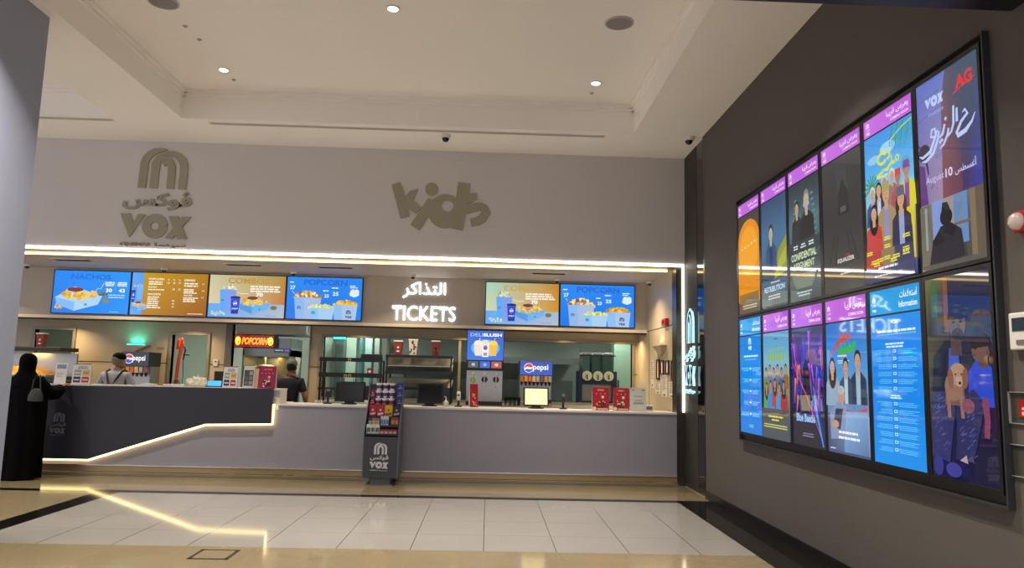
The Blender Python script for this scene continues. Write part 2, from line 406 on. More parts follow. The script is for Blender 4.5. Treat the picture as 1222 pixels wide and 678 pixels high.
M_menu = mat('menu_wall_paint', '#b3aca3', .55, noise=.02)
G().box(-12, XS, YM, YB, ZSO, ZS, M_menu).ob('wall_menu', kind='structure')
g = G(); g.box(-12, XS, YM-.03, YM+.02, ZSO-.035, ZSO+.02, mat('lit_rail', '#e6dccb', .3)); g.box(-12, XS, YM+.02, YM+.1, ZSO-.06, ZSO-.03, M_groove_shade)  # pale rail; the dark brown strip below it is its shadow, painted as a solid
g.ob('trim_5', kind='structure')

# back wall of the serving area, with its openings
def bx(px, py=440): return at(px, py, Y=YB)[0]
def bz(px, py): return at(px, py, Y=YB)[2]
W1 = (bx(38), bx(84)); D1 = (bx(203), bx(246)); OP = (bx(275), bx(368)); W2 = (bx(385), bx(754))
WZ = 2.26; DZ = bz(225, 400)
g = G()
def seg(x0, x1, z0, z1):
    g.box(x0, x1, YB, YB+.12, z0, z1, M_cream)
def seam(x0, x1): g.box(x0, x1, YB-.003, YB, 1.66, 1.675, M_groove_shade)
seg(-12, W1[0], 0, ZSO); seg(W1[0], W1[1], 0, 1.12); seg(W1[0], W1[1], WZ, ZSO); seg(W1[1], D1[0], 0, ZSO); seg(D1[0], D1[1], DZ, ZSO); seg(D1[1], OP[0], 0, ZSO)
seg(OP[1], W2[0], 0, ZSO); seg(W2[0], W2[1], 0, 1.1); seg(W2[0], W2[1], WZ, ZSO); seg(W2[1], XS, 0, ZSO)
seam(W1[1]+.05, D1[0]-.05); seam(D1[1]+.05, OP[0]); seam(OP[1], W2[0]-.05); seam(W2[1]+.05, XS)
g.ob('wall_kitchen', kind='structure')
# right inner wall
g = G(); g.box(XS, XS+.1, 11.62, YB+.12, 0, ZS, mat('side_panel_cream', '#c4b89c', .35, noise=.03))
g.box(XS-.003, XS, 11.62, YM, 2.455, 2.47, M_groove_shade); g.box(XS-.004, XS, 13.4, 13.41, 1.1, 2.45, M_groove_shade)
g.ob('wall_side', kind='structure')
def frame(name, x0, x1, z0, z1, w, m, kind=None, y=YB, mull=()):
    f = G(); f.box(x0-w, x1+w, y-.03, y+.13, z1, z1+w, m); f.box(x0-w, x0, y-.03, y+.13, z0, z1, m); f.box(x1, x1+w, y-.03, y+.13, z0, z1, m)
    if z0 > .1: f.box(x0-w, x1+w, y-.03, y+.13, z0-w, z0, m)
    for q in mull: f.box(q-w/2, q+w/2, y, y+.1, z0, z1, m)
    o = f.ob(name, kind=kind); p = G(); p.box(x0, x1, y+.05, y+.058, z0, z1, M_glassg); p.ob('pane', o); return o
M_frame = mat('window_frame_metal', '#8d8674', .4, metal=.4)
frame('window_1', W1[0], W1[1], 1.12, WZ, .05, M_frame, 'structure')
frame('window_2', W2[0], W2[1], 1.1, WZ, .05, M_frame, 'structure', mull=(bx(462), bx(548)))
# glazed kitchen door
d = frame('door_1', D1[0], D1[1], 0, DZ, .05, M_frame, 'structure')
h = G(); h.box(D1[0]+.25, D1[0]+.27, YB-.02, YB+.05, .95, 1.15, M_chrome).tube([(D1[1]-.08, YB-.02, .95), (D1[1]-.08, YB-.05, .97), (D1[1]-.08, YB-.05, 1.2), (D1[1]-.08, YB-.02, 1.22)], .012, M_chrome)
h.ob('door_handle', d)
# grey piers of the passage
G().box(OP[0]-.12, OP[0], YB-.04, YB+.14, 0, ZSO, mat('grey_pier', '#6c6b68', .45)).box(OP[1], OP[1]+.02, YB-.04, YB+.14, 0, ZSO, M_frame).ob('trim_6', kind='structure')

# kitchen beyond the glass
M_kw = mat('kitchen_wall_green', '#b0b8ac', .4, noise=.06); M_hood = mat('hood_steel', '#8f938e', .35, metal=.6)
g = G(); g.box(-12, 4, 18, 18.1, 0, 2.9, M_kw); g.box(-12, -11.9, 14.6, 18, 0, 2.9, M_kw); g.box(3.9, 4, 14.6, 18, 0, 2.9, M_kw)
for x in (-8.2, -6.2, -2.0, 1.2): g.box(x, x+.015, 17.985, 18, 0, 2.9, M_groove_shade)
g.ob('wall_far', kind='structure')
G().box(-12, 4, YB+.12, 18.1, 2.9, 2.95, M_white).ob('trim_7', kind='structure')

# ---------------------------------------------------------------- signs on the upper wall
def rect_at(xa, ya, xb, yb, Y): a = at(xa, ya, Y=Y); b = at(xb, yb, Y=Y); return a[0], b[2], b[0], a[2]
def bounds(xs, ys, Y): return at(xs[0], sum(ys)/2, Y=Y)[0], at(sum(xs)/2, ys[1], Y=Y)[2], at(xs[1], sum(ys)/2, Y=Y)[0], at(sum(xs)/2, ys[0], Y=Y)[2]
def cinema_sign(parent, x, z, w, y0, y1, m, side=None, small=True, names=('emblem', 'arabic_lettering', 'latin_lettering', 'small_lettering')):
    """arched emblem over the two names; x, z: lower left of the block, w: its width"""
    k = w/370.
    g = G()
    for i, q in enumerate(emblem(x+78*k, z+320*k, 262*k)): g.prism(q, y0-.00015*i, y1, m, side)
    g.ob(names[0], parent)
    g = G().text('ڤوكس', x+5*k, z+203*k, x+370*k, z+308*k, y0, y1, m, side, .035); g.ob(names[1], parent)
    g = G()
    for i, q in enumerate(voxword(x, z+50*k, 370*k)): g.prism(q, y0-.00015*i, y1, m, side)
    g.ob(names[2], parent)
    if small:
        G().text('CINEMAS', x+10*k, z+6*k, x+168*k, z+26*k, y0, y1, m, side, .02).ob('small_latin_lettering', parent); G().text('سينما', x+190*k, z, x+355*k, z+28*k, y0, y1, m, side, .02).ob('small_arabic_lettering', parent)
x0, z0, x1, z1 = bounds((146, 230), (176, 296), YF)
t = thing('cinema_sign', 'large bronze grey arched emblem and VOX lettering high on the back wall', 'sign', ((x0+x1)/2, YF, z0))
cinema_sign(t, -(x1-x0)/2, 0, x1-x0, -.022, 0, M_signmet)
# kids lettering, traced as solid plates (z down in the trace)
x0, z0, x1, z1 = bounds((466, 585), (215, 276), YF); k = (x1-x0)/900.
t = thing('kids_sign', 'bronze grey jumbled lettering reading kids on the back wall', 'sign', ((x0+x1)/2, YF, z0))
T = lambda P: [((p[0]-565)*k, (572-p[1])*k) for p in P]
g = G(); y0, y1 = -.022, 0
g.prism(T([(118,158),(195,138),(238,262),(262,330),(290,445),(210,470)]), y0, y1, M_signmet)
g.prism(T([(238,268),(290,212),(360,190),(340,245),(318,300),(400,360),(345,420),(268,365)]), y0+.001, y1, M_signmet); g.ob('letter_k', t)
g = G().prism(T(arc(480, 188, 59, 0, 350, 24)), y0, y1, M_signmet).prism(T([(452,272),(530,300),(385,572),(302,522)]), y0, y1, M_signmet); g.ob('letter_i', t)
g = G(); o_ = T(arc(612, 390, 157, 0, 360, 36)); i_ = T(arc(628, 340, 55, 0, 360, 36)); vs = [(a, y, b) for y in (y0-.001, y1) for ring in (o_[:-1], i_[:-1]) for a, b in ring]; n = 36; fs = []
for i in range(n):
    j = (i+1) % n; fs += [(i, j, n+j, n+i), (2*n+i, 3*n+i, 3*n+j, 2*n+j), (i, 2*n+i, 2*n+j, j), (n+i, n+j, 3*n+j, 3*n+i)]
g.add(vs, fs, M_signmet)
g.prism(T([(720,115),(830,128),(775,562),(670,545)]), y0, y1, M_signmet); g.ob('letter_d', t)
g = G().prism(T([(800,222),(888,208),(898,268),(800,320)]), y0+.001, y1, M_signmet)
for q in ribbon(T([(790,370),(850,350),(920,336),(962,352),(975,392),(950,440),(905,472),(842,485)]), [88*k, 84*k, 72*k, 76*k, 84*k, 84*k, 80*k, 74*k]): g.prism(q, y0+.0005+random.uniform(0, .001), y1, M_signmet)
g.ob('letter_s', t)
# the illuminated TICKETS sign on the menu wall
t = thing('tickets_sign', 'glowing white TICKETS lettering in Arabic and English between the menu screens', 'sign', (at(505, 360, Y=YM)[0], YM, 0))
M_sg = mat('sign_white_light', '#ffffff', .5, emit='#eef6ff', es=3); cx = t.location.x
a = bounds((481, 532), (337, 356), YM); G().text('التذاكر', a[0]-cx, a[1], a[2]-cx, a[3], -.02, 0, M_sg, None, 0).ob('arabic_lettering', t)
a = bounds((468, 543.5), (365.5, 383), YM); G().text('TICKETS', a[0]-cx, a[1], a[2]-cx, a[3], -.02, 0, M_sg, None, -.004).ob('latin_lettering', t)
# glowing sign on the pillar's side, facing into the hall
t = thing('pillar_sign', 'halo lit emblem and VOX sign on the dark pillar, seen edge on', 'sign', (XP, 11.23, 0), -pi/2)
M_halo = mat('halo_light', '#dffaff', .5, emit='#b8f0ff', es=.8); zb, zt_ = at(826, 470, X=XP)[2], at(826, 361, X=XP)[2]
hw = .50; k = hw/370.; sc_ = (zt_-zb)/(582*k)
def vsign(cls_y0, cls_y1, m, side, nm, grow=0):
    S0 = lambda q: [(p[0], zb+p[1]*sc_) for p in q]
    g = G(); [g.prism(S0(q), cls_y0-.00015*i, cls_y1, m, side) for i, q in enumerate(emblem(.02+78*k, 320*k, 262*k))]; g.ob('emblem', t)
    g = G(); [g.prism(S0(q), cls_y0-.00015*i, cls_y1, m, side) for i, q in enumerate(voxword(.02, 50*k, 370*k))]; g.ob('latin_lettering', t)
    G().text('ڤوكس', .02, zb+203*k*sc_, .02+hw, zb+300*k*sc_, cls_y0, cls_y1, m, side, .03).ob('arabic_lettering', t)
    G().text('CINEMAS', .03, zb, .24, zb+26*k*sc_, cls_y0, cls_y1, m, side, .02).ob('small_latin_lettering', t); G().text('سينما', .27, zb, .5, zb+28*k*sc_, cls_y0, cls_y1, m, side, .02).ob('small_arabic_lettering', t)
vsign(-.05, -.012, mat('sign_face_dark', '#55524c', .25, metal=.7), M_halo, '')

# ---------------------------------------------------------------- menu screens
def bucket(p, x, y, w, h, body, shade, pop, logo=None, rows=60):
    p.blobs(lambda: (lambda a, r: (x+w/2+w*.5*r*cos(a), y+h*.93+h*.33*r*abs(sin(a))))(random.uniform(0, pi), sqrt(random.random())), rows, w*.075, pop)
    p.poly([(x+w*.08, y), (x+w*.4, y), (x+w*.36, y+h), (x, y+h*.97)], [body, body, body, body])
    p.poly([(x+w*.4, y), (x+w*.94, y), (x+w, y+h*.97), (x+w*.36, y+h)], shade)
    if logo:
        p.polys(emblem(x+w*.55, y+h*.38, w*.2), logo); p.polys(voxword(x+w*.52, y+h*.12, w*.27), logo)
    else: p.polys(emblem(x+w*.12, y+h*.45, w*.14), '#3a5fa8')
def nachos(p, x, y, w, h, body, shade):
    p.poly([(x, y+h*.55), (x+w*.4, y+h), (x+w, y+h*.62), (x+w*.85, y+h*.45), (x+w*.4, y+h*.15)], shade)
    def f():
        a = random.random(); b = random.uniform(-1, 1); return (x+w*(.13+.72*a), y+h*(.62+.2*b*(1-abs(a-.4)))+h*.05)
    p.blobs(f, 46, w*.055, ['#e8b93c', '#f2cf62', '#d99a2b', '#f6dd88', '#c98620', '#ecc552'])
    for i in range(16):
        a, b = f(); p.poly([(a-w*.05, b-h*.04), (a+w*.06, b-h*.02), (a+w*.01, b+h*.11)], random.choice(['#f4d36a', '#eac04a', '#dba63a']))
    p.ell(x+w*.42, y+h*.87, w*.17, h*.09, '#7c2a1c')
    p.poly([(x, y+h*.55), (x+w*.05, y+h*.25), (x+w*.42, y), (x+w*.42, y+h*.36)], body)
    p.poly([(x+w*.42, y), (x+w*.92, y+h*.28), (x+w, y+h*.62), (x+w*.42, y+h*.36)], shade)
    p.polys(emblem(x+w*.63, y+h*.22, w*.06), '#2b5a9c')
def cup(p, x, y, w, h):
    p.poly([(x+w*.12, y), (x+w*.85, y), (x+w, y+h*.93), (x, y+h*.93)], ['#0a2a9c', '#0a2a9c', '#1a55dc', '#1a55dc'])
    p.ell(x+w/2, y+h*.93, w*.54, h*.07, '#16245a'); p.ell(x+w*.5, y+h*.58, w*.2, h*.13, '#f4f4fa')
    p.poly(arc(x+w*.5, y+h*.58, w*.17, 20, 170, 8, h*.11), '#d8283a'); p.poly(arc(x+w*.5, y+h*.57, w*.17, 200, 350, 8, h*.11), '#1c49b8')
    p.text('pepsi', x+w*.2, y+h*.22, x+w*.8, y+h*.36, '#e8f0ff', .01)
def pic_nachos(p, w, h):
    p.rect(0, 0, w, h, ['#0a78e8', '#1290f5', '#1295fb', '#0d86f4'])
    p.text('NACHOS', w*.22, h*.80, w*.74, h*.93, '#0a6ad6', .03)
    nachos(p, w*.03, h*.05, w*.62, h*.58, '#7fb8f4', '#a9d2fa')
    p.ell(w*.7, h*.30, w*.045, h*.06, '#8a8360'); p.blobs(lambda: (w*random.uniform(.05, .13), h*random.uniform(.1, .2)), 8, w*.02, ['#e8c860', '#d8a840'])
    p.stroke([(w*.56, h*.52), (w*.58, h*.60), (w*.62, h*.58), (w*.66, h*.72)], w*.008, '#bfe0ff')
    p.poly([(w*.6, h*.42), (w*.69, h*.42), (w*.71, h*.5), (w*.6, h*.51)], '#6b6a3a'); p.blobs(lambda: (w*random.uniform(.61, .7), h*random.uniform(.43, .5)), 12, w*.012, ['#2c3420', '#8d9a50'])
    p.lines(w*.67, w*.80, h*.73, h*.025, '#e8f4ff', 3, 1.5, 'c', .8); p.lines(w*.83, w*.97, h*.73, h*.025, '#e8f4ff', 3, 1.5, 'c', .8)
    p.rect(w*.812, h*.55, w*.815, h*.75, '#9fd0ff')
    p.text('30', w*.69, h*.51, w*.77, h*.6, '#ffffff', .03); p.text('43', w*.86, h*.51, w*.94, h*.6, '#ffffff', .03)
    p.lines(w*.72, w*.95, h*.43, h*.025, '#b8dcff', 2, 2.2, 'c', .8); p.lines(w*.76, w*.96, h*.04, h*.015, '#9cccff', 1)
def pic_prices(p, w, h):
    p.rect(0, 0, w, h, ['#b8860f', '#9a5404', '#b07a08', '#c79a10']); p.rect(0, 0, w*.15, h, ['#6aa8f0', '#58a0f4', '#4c9cf8', '#5aa6fa'])
    bucket(p, w*.02, h*.36, w*.13, h*.3, '#4f93ea', '#6fb0f6', ['#b9bda0', '#8f8f7a', '#d8d6b8'], None, 24); cup(p, -.0+w*.0, h*.3, w*.055, h*.28)
    nachos(p, w*.0, h*.08, w*.24, h*.24, '#5aa0f0', '#7ab6f8')
    W = '#fff6e0'
    p.text('POPCORN', w*.22, h*.83, w*.42, h*.88, W, .02); p.lines(w*.22, w*.42, h*.77, h*.028, W, 2, 1.8)
    p.lines(w*.22, w*.36, h*.65, h*.024, W, 1); p.lines(w*.22, w*.5, h*.59, h*.024, W, 1)
    p.text('NACHOS', w*.22, h*.47, w*.39, h*.52, W, .02); p.lines(w*.22, w*.42, h*.41, h*.026, W, 6, 1.9)
    for i, q in enumerate((('S', '23'), ('R', '25'), ('L', '27'))):
        x = w*(.47+.075*i); p.text(q[0], x, h*.83, x+w*.02, h*.865, W, .01); p.text(q[1], x-w*.005, h*.75, x+w*.027, h*.79, W, .01)
        if i: p.text(('30', '32')[i-1], x-w*.005, h*.6, x+w*.027, h*.64, W, .01)
    for i, v in enumerate(('8', '30', '43')): p.text(v, w*.545, h*(.33-.07*i), w*.575, h*(.365-.07*i), W, .01)
    p.text('DRINKS', w*.69, h*.82, w*.83, h*.87, W, .02); p.lines(w*.69, w*.88, h*.75, h*.03, W, 2, 1.9, 'l', .9); p.lines(w*.69, w*.89, h*.61, h*.024, W, 3, 1.7)
    p.text('WATER', w*.69, h*.46, w*.81, h*.5, W, .02); p.lines(w*.69, w*.9, h*.41, h*.024, W, 3, 1.7)
    for i, v in enumerate(('17', '19', '17')): p.text(v, w*.93, h*(.74-.16*i), w*.96, h*(.775-.16*i), W, .01)
    p.lines(w*.76, w*.96, h*.04, h*.015, W, 1, 1, 'r', .9)
def pic_combos(p, w, h, warm=0):
    if warm: p.rect(0, h*.3, w, h, ['#c9d8b0', '#d09000', '#c08208', '#9fd0c0'])
    else: p.rect(0, h*.3, w, h, ['#d8cfa8', '#c8773a', '#b08a30', '#c8c4a0'])
    p.rect(0, 0, w, h*.32, ['#5fa4ee', '#b4bcc8', '#a8b8cc', '#62a8f2'])
    p.text('COMBOS', w*.24, h*.80, w*.78, h*.94, '#b99436' if not warm else '#c9a24a', .03)
    bucket(p, w*.14, h*.14, w*.22, h*.52, '#58a8f8', '#7f9be8', ['#d8dcb8', '#b8c8a0', '#f0ecc8', '#a09878'], None, 50)
    p.blobs(lambda: (w*random.uniform(.05, .22), h*random.uniform(.05, .14)), 18, w*.018, ['#b8d8d0', '#d8e4c8', '#9cc0d0'])
    nachos(p, w*.40, h*.08, w*.42, h*.44, '#4f96dc', '#6cb0ea'); cup(p, w*.29, h*.08, w*.125, h*.42)
    p.ell(w*.86, h*.24, w*.045, h*.05, '#6f7550'); p.stroke([(w*.37, h*.6), (w*.42, h*.56), (w*.52, h*.56)], w*.006, '#fff4e0')
    p.lines(w*.54, w*.96, h*.72, h*.035, '#fff0e0', 3, 1.6, 'l', .85); p.text('70', w*.62, h*.5, w*.71, h*.59, '#ffffff', .04)
    p.lines(w*.76, w*.95, h*.04, h*.015, '#8090b0', 1)
def pic_popcorn(p, w, h):
    p.rect(0, 0, w, h, ['#0c74e4', '#0f82ee', '#0e84f2', '#0d8cf8']); p.text('POPCORN', w*.22, h*.81, w*.80, h*.95, '#0a60d0', .03)
    bucket(p, w*.10, -h*.0, w*.36, h*.52, '#8db8ea', '#a4bce4', ['#e8cf8a', '#c89a50', '#8a4a28', '#f4e4a8', '#b07838'], None, 90)
    bucket(p, w*.62, 0, w*.33, h*.36, '#8cbcee', '#a8c4ea', ['#f0b424', '#e09a18', '#f8cc48', '#c87c10'], '#26386c', 80)
    bucket(p, w*.30, 0, w*.34, h*.27, '#8cc4f4', '#a8cbee', ['#d8dc8c', '#bcd070', '#e8ecb0', '#a8b858'], None, 80)
    W = '#dceeff'
    p.lines(w*.03, w*.11, h*.86, h*.025, W, 1); p.text('27', w*.04, h*.70, w*.11, h*.79, W, .03); p.stroke([(w*.07, h*.66), (w*.10, h*.6)], w*.006, W)
    p.lines(w*.48, w*.57, h*.67, h*.025, W, 1); p.text('23', w*.5, h*.52, w*.56, h*.6, W, .03); p.lines(w*.6, w*.73, h*.74, h*.028, W, 1); p.text('25', w*.61, h*.57, w*.69, h*.66, W, .03)
    for a, b in ((.9, .66), (.87, .62), (.93, .62), (.9, .6), (.88, .68), (.93, .68)): p.ell(w*a, h*b, w*.035, h*.055, W)
    p.lines(w*.84, w*.95, h*.8, h*.025, W, 2, 1.6)
def screen(name, label, cat, loc, rz, w, h, fn, m, group=None, bez=.014, depth=.05, frame=True):
    t = thing(name, label, cat, loc, rz, group)
    G().box(0, w, .004, depth, 0, h, M_black).ob('housing', t, bev=.003)
    g = G(); g.box(0, w, -.004, .006, 0, bez, M_black).box(0, w, -.004, .006, h-bez, h, M_black).box(0, bez, -.004, .006, bez, h-bez, M_black).box(w-bez, w, -.004, .006, bez, h-bez, M_black); g.ob('bezel', t)
    p = Pic(); fn(p, w-2*bez, h-2*bez); d = p.ob('display', m, t, (bez, .003, bez)); return t
zb = 2.515; zt_ = 3.315; xs = [at(x, 350, Y=YM-.06)[0] for x in (62, 155.5, 248.5, 341.5, 433)]; fns = [pic_nachos, pic_prices, pic_combos, pic_popcorn]
lbs = ['blue menu screen advertising nachos, furthest left of the row', 'orange and brown price list menu screen beside the nachos screen',
       'pale menu screen reading COMBOS between price list and blue popcorn screen', 'blue menu screen of three popcorn buckets to the left of the tickets sign']
for i in range(4): screen('menu_screen', lbs[i], 'screen', (xs[i], YM-.052, zb), 0, xs[i+1]-xs[i]-.006, zt_-zb, fns[i], SCRM, 'menu screens above the counter')
xs = [at(x, 362, Y=YM-.06)[0] for x in (579, 668, 758)]
screen('menu_screen', 'pale and orange COMBOS menu screen just right of the tickets sign', 'screen', (xs[0], YM-.052, zb), 0, xs[1]-xs[0]-.006, zt_-zb, lambda p, w, h: pic_combos(p, w, h, 1), SCRM, 'menu screens above the counter')
screen('menu_screen', 'blue popcorn menu screen at the right end near the portal jamb', 'screen', (xs[1], YM-.052, zb), 0, xs[2]-xs[1]-.006, zt_-zb, pic_popcorn, SCRM, 'menu screens above the counter')

# ---------------------------------------------------------------- video wall on the right
def header(p, x0, y0, x1, y1, info=False):
    w, h = x1-x0, y1-y0
    p.rect(x0, y0, x1, y1, ['#0da3e8', '#0c9ce4', '#0a96dc', '#0b9ce2'] if info else ['#c468e0', '#bc5cda', '#b454d4', '#c66ae2'])
    p.polys(emblem(x0+w*.055, y0+h*.52, w*.07), '#fbeaff'); p.text('ڤوكس', x0+w*.05, y0+h*.34, x0+w*.14, y0+h*.46, '#fbeaff', .02); p.polys(voxword(x0+w*.05, y0+h*.12, w*.09), '#fbeaff')
    if info: p.text('استعلامات', x0+w*.62, y0+h*.55, x1-w*.06, y0+h*.85, '#f0fcff', .01); p.text('Information', x0+w*.60, y0+h*.18, x1-w*.06, y0+h*.42, '#f0fcff', .015)
    else: p.text('يعرض قريبا', x0+w*.5, y0+h*.42, x1-w*.07, y0+h*.82, '#fdf0ff', .01); p.text('COMING SOON', x0+w*.58, y0+h*.16, x1-w*.07, y0+h*.30, '#fdf0ff', .015)
def grad(p, x0, y0, x1, y1, cs):
    n = len(cs)-1
    for i in range(n):
        a, b = cs[i], cs[i+1]; p.rect(x0, y1-(y1-y0)*(i+1)/n, x1, y1-(y1-y0)*i/n, [b, b, a, a])
def man(p, x, y, s, skin, hair, top, shirt=None, hat=None, long=False):
    """simple drawn half figure: x centre, y bottom of the torso, s torso height"""
    p.poly([(x-s*.42, y), (x+s*.42, y), (x+s*.38, y+s*.62), (x+s*.14, y+s*.8), (x-s*.14, y+s*.8), (x-s*.38, y+s*.62)], top)
    if long: p.ell(x, y+s*.86, s*.23, s*.40, hair)
    if shirt: p.poly([(x-s*.1, y), (x+s*.1, y), (x+s*.11, y+s*.8), (x-s*.11, y+s*.8)], shirt)
    p.poly([(x-s*.07, y+s*.7), (x+s*.07, y+s*.7), (x+s*.07, y+s*.9), (x-s*.07, y+s*.9)], skin)
    p.ell(x, y+s*1.12, s*.165, s*.22, hair); p.ell(x, y+s*1.05, s*.14, s*.19, skin)
    p.ell(x-s*.05, y+s*1.07, s*.018, s*.01, '#20160f'); p.ell(x+s*.05, y+s*1.07, s*.018, s*.01, '#20160f'); p.ell(x, y+s*.96, s*.035, s*.008, '#7a3428')
    if hat: p.poly([(x-s*.17, y+s*1.13), (x+s*.17, y+s*1.13), (x+s*.15, y+s*1.36), (x-s*.14, y+s*1.36)], hat)
def p_orange(p, w, h):
    grad(p, 0, 0, w, h, ['#3a3836', '#4a3d30', '#a8641c', '#6e5838', '#4a4a48', '#3a3c3e'])
    p.poly([(0, h*.12), (w, h*.1), (w, h*.72)]+arc(w*.5, h*.72, w*.5, 0, 180, 16, h*.22)+[(0, h*.4)], '#e08a10'); p.ell(w*.5, h*.62, w*.44, h*.25, '#f0a018')
    for i in range(5): p.ell(w*(.2+.15*i), h*(.66+.008*i), w*.03, h*.012, '#ffd890')
    p.rect(w*.05, h*.1, w*.95, h*.2, ['#6a5a40', '#5a5a50', '#7a6038', '#8a6a38']); p.lines(w*.15, w*.9, h*.07, h*.012, '#c8c0a8', 2, 2, 'c')
def p_retri(p, w, h):
    grad(p, 0, 0, w, h, ['#27456a', '#33587e', '#3c6c92', '#42688a', '#3a5468', '#2f4352', '#2b3a44'])
    p.poly([(w*.5, h*.25), (w, h*.3), (w, h*.62), (w*.66, h*.5)], '#8a9434'); p.poly([(w*.6, h*.3), (w*.95, h*.38), (w*.98, h*.52), (w*.7, h*.42)], '#aab040')
    man(p, w*.4, h*.34, h*.32, '#b8a890', '#20262c', '#274a78', '#1c3458')
    p.rect(0, h*.02, w, h*.25, ['#5c6d72', '#5c6d72', '#4a6480', '#4a6480']); p.lines(w*.3, w*.8, h*.22, h*.012, '#c8d4dc', 1, 1, 'c')
    p.text('RETRIBUTION', w*.12, h*.145, w*.9, h*.195, '#c8e6ff', .02); p.lines(w*.2, w*.8, h*.1, h*.012, '#c8d4dc', 2, 2, 'c')
def p_conf(p, w, h):
    grad(p, 0, 0, w, h, ['#20303a', '#2c4450', '#4a6a74', '#3a5a64', '#2a4048', '#5a6a6c', '#4c5456'])
    for i in range(9): p.ell(w*(.1+.02*i), h*(.45+.05*i), w*.05, h*.012, '#5c7c8c'); p.ell(w*(.9-.015*i), h*(.45+.05*i), w*.05, h*.012, '#5c7c8c')
    man(p, w*.3, h*.5, h*.26, '#b89478', '#1c1814', '#1d262c'); man(p, w*.62, h*.45, h*.34, '#c0a288', '#7c7c7c', '#0e1418')
    p.ell(w*.62, h*.78, w*.1, h*.025, '#a8a8a4'); p.poly([(0, h*.42), (w*.5, h*.3), (w, h*.42), (w, h*.5), (0, h*.5)], '#24363e')
    for i in range(3): p.lines(w*(.16+.25*i), w*(.34+.25*i), h*.455, h*.012, '#d8e0d8', 2, 1.8, 'c')
    p.text('CONFIDENTIAL', w*.1, h*.34, w*.9, h*.40, '#d8e8b8', .02); p.text('ASSIGNMENT', w*.16, h*.26, w*.84, h*.32, '#c8d8a8', .02)
    p.poly([(w*.1, h*.22), (w*.9, h*.22), (w*.75, h*.1), (w*.25, h*.1)], '#7c8474'); p.lines(w*.3, w*.7, h*.2, h*.01, '#c03828', 1, 1, 'c'); p.lines(w*.2, w*.8, h*.06, h*.012, '#c0c8c8', 2, 2, 'c')
def p_dark(p, w, h):
    grad(p, 0, 0, w, h, ['#33363a', '#2a2c30', '#26282c', '#2a2a2c', '#3a3834', '#4c4a44'])
    p.rect(w*.4, h*.62, w*.66, h*.9, '#34383e'); p.ell(w*.54, h*.68, w*.13, h*.1, '#15171a'); p.ell(w*.54, h*.79, w*.05, h*.03, '#1a1b1e'); p.rect(w*.42, h*.56, w*.68, h*.64, '#101214'); p.rect(w*.48, h*.58, w*.62, h*.62, '#4a505a')
    for x in (.15, .3, .7, .85): p.poly([(w*x-w*.05, h*.2), (w*x+w*.03, h*.2), (w*.5+(x-.5)*w*.5, h*.45)], '#2f3032')
    p.text('THE', w*.58, h*.245, w*.68, h*.262, '#c82c2c', .02); p.text('EQUALIZER', w*.38, h*.205, w*.78, h*.24, '#e4e0dc', .02); p.lines(w*.42, w*.75, h*.12, h*.01, '#c8c4c0', 1, 1, 'c')
def palm(p, x, y, s, col):
    for a in range(-30, 220, 26): p.stroke([(x, y), (x+s*.6*cos(radians(a)), y+s*.6*sin(radians(a))+s*.1), (x+s*cos(radians(a)), y+s*sin(radians(a))-s*.1)], [s*.1, s*.12, s*.01], col)
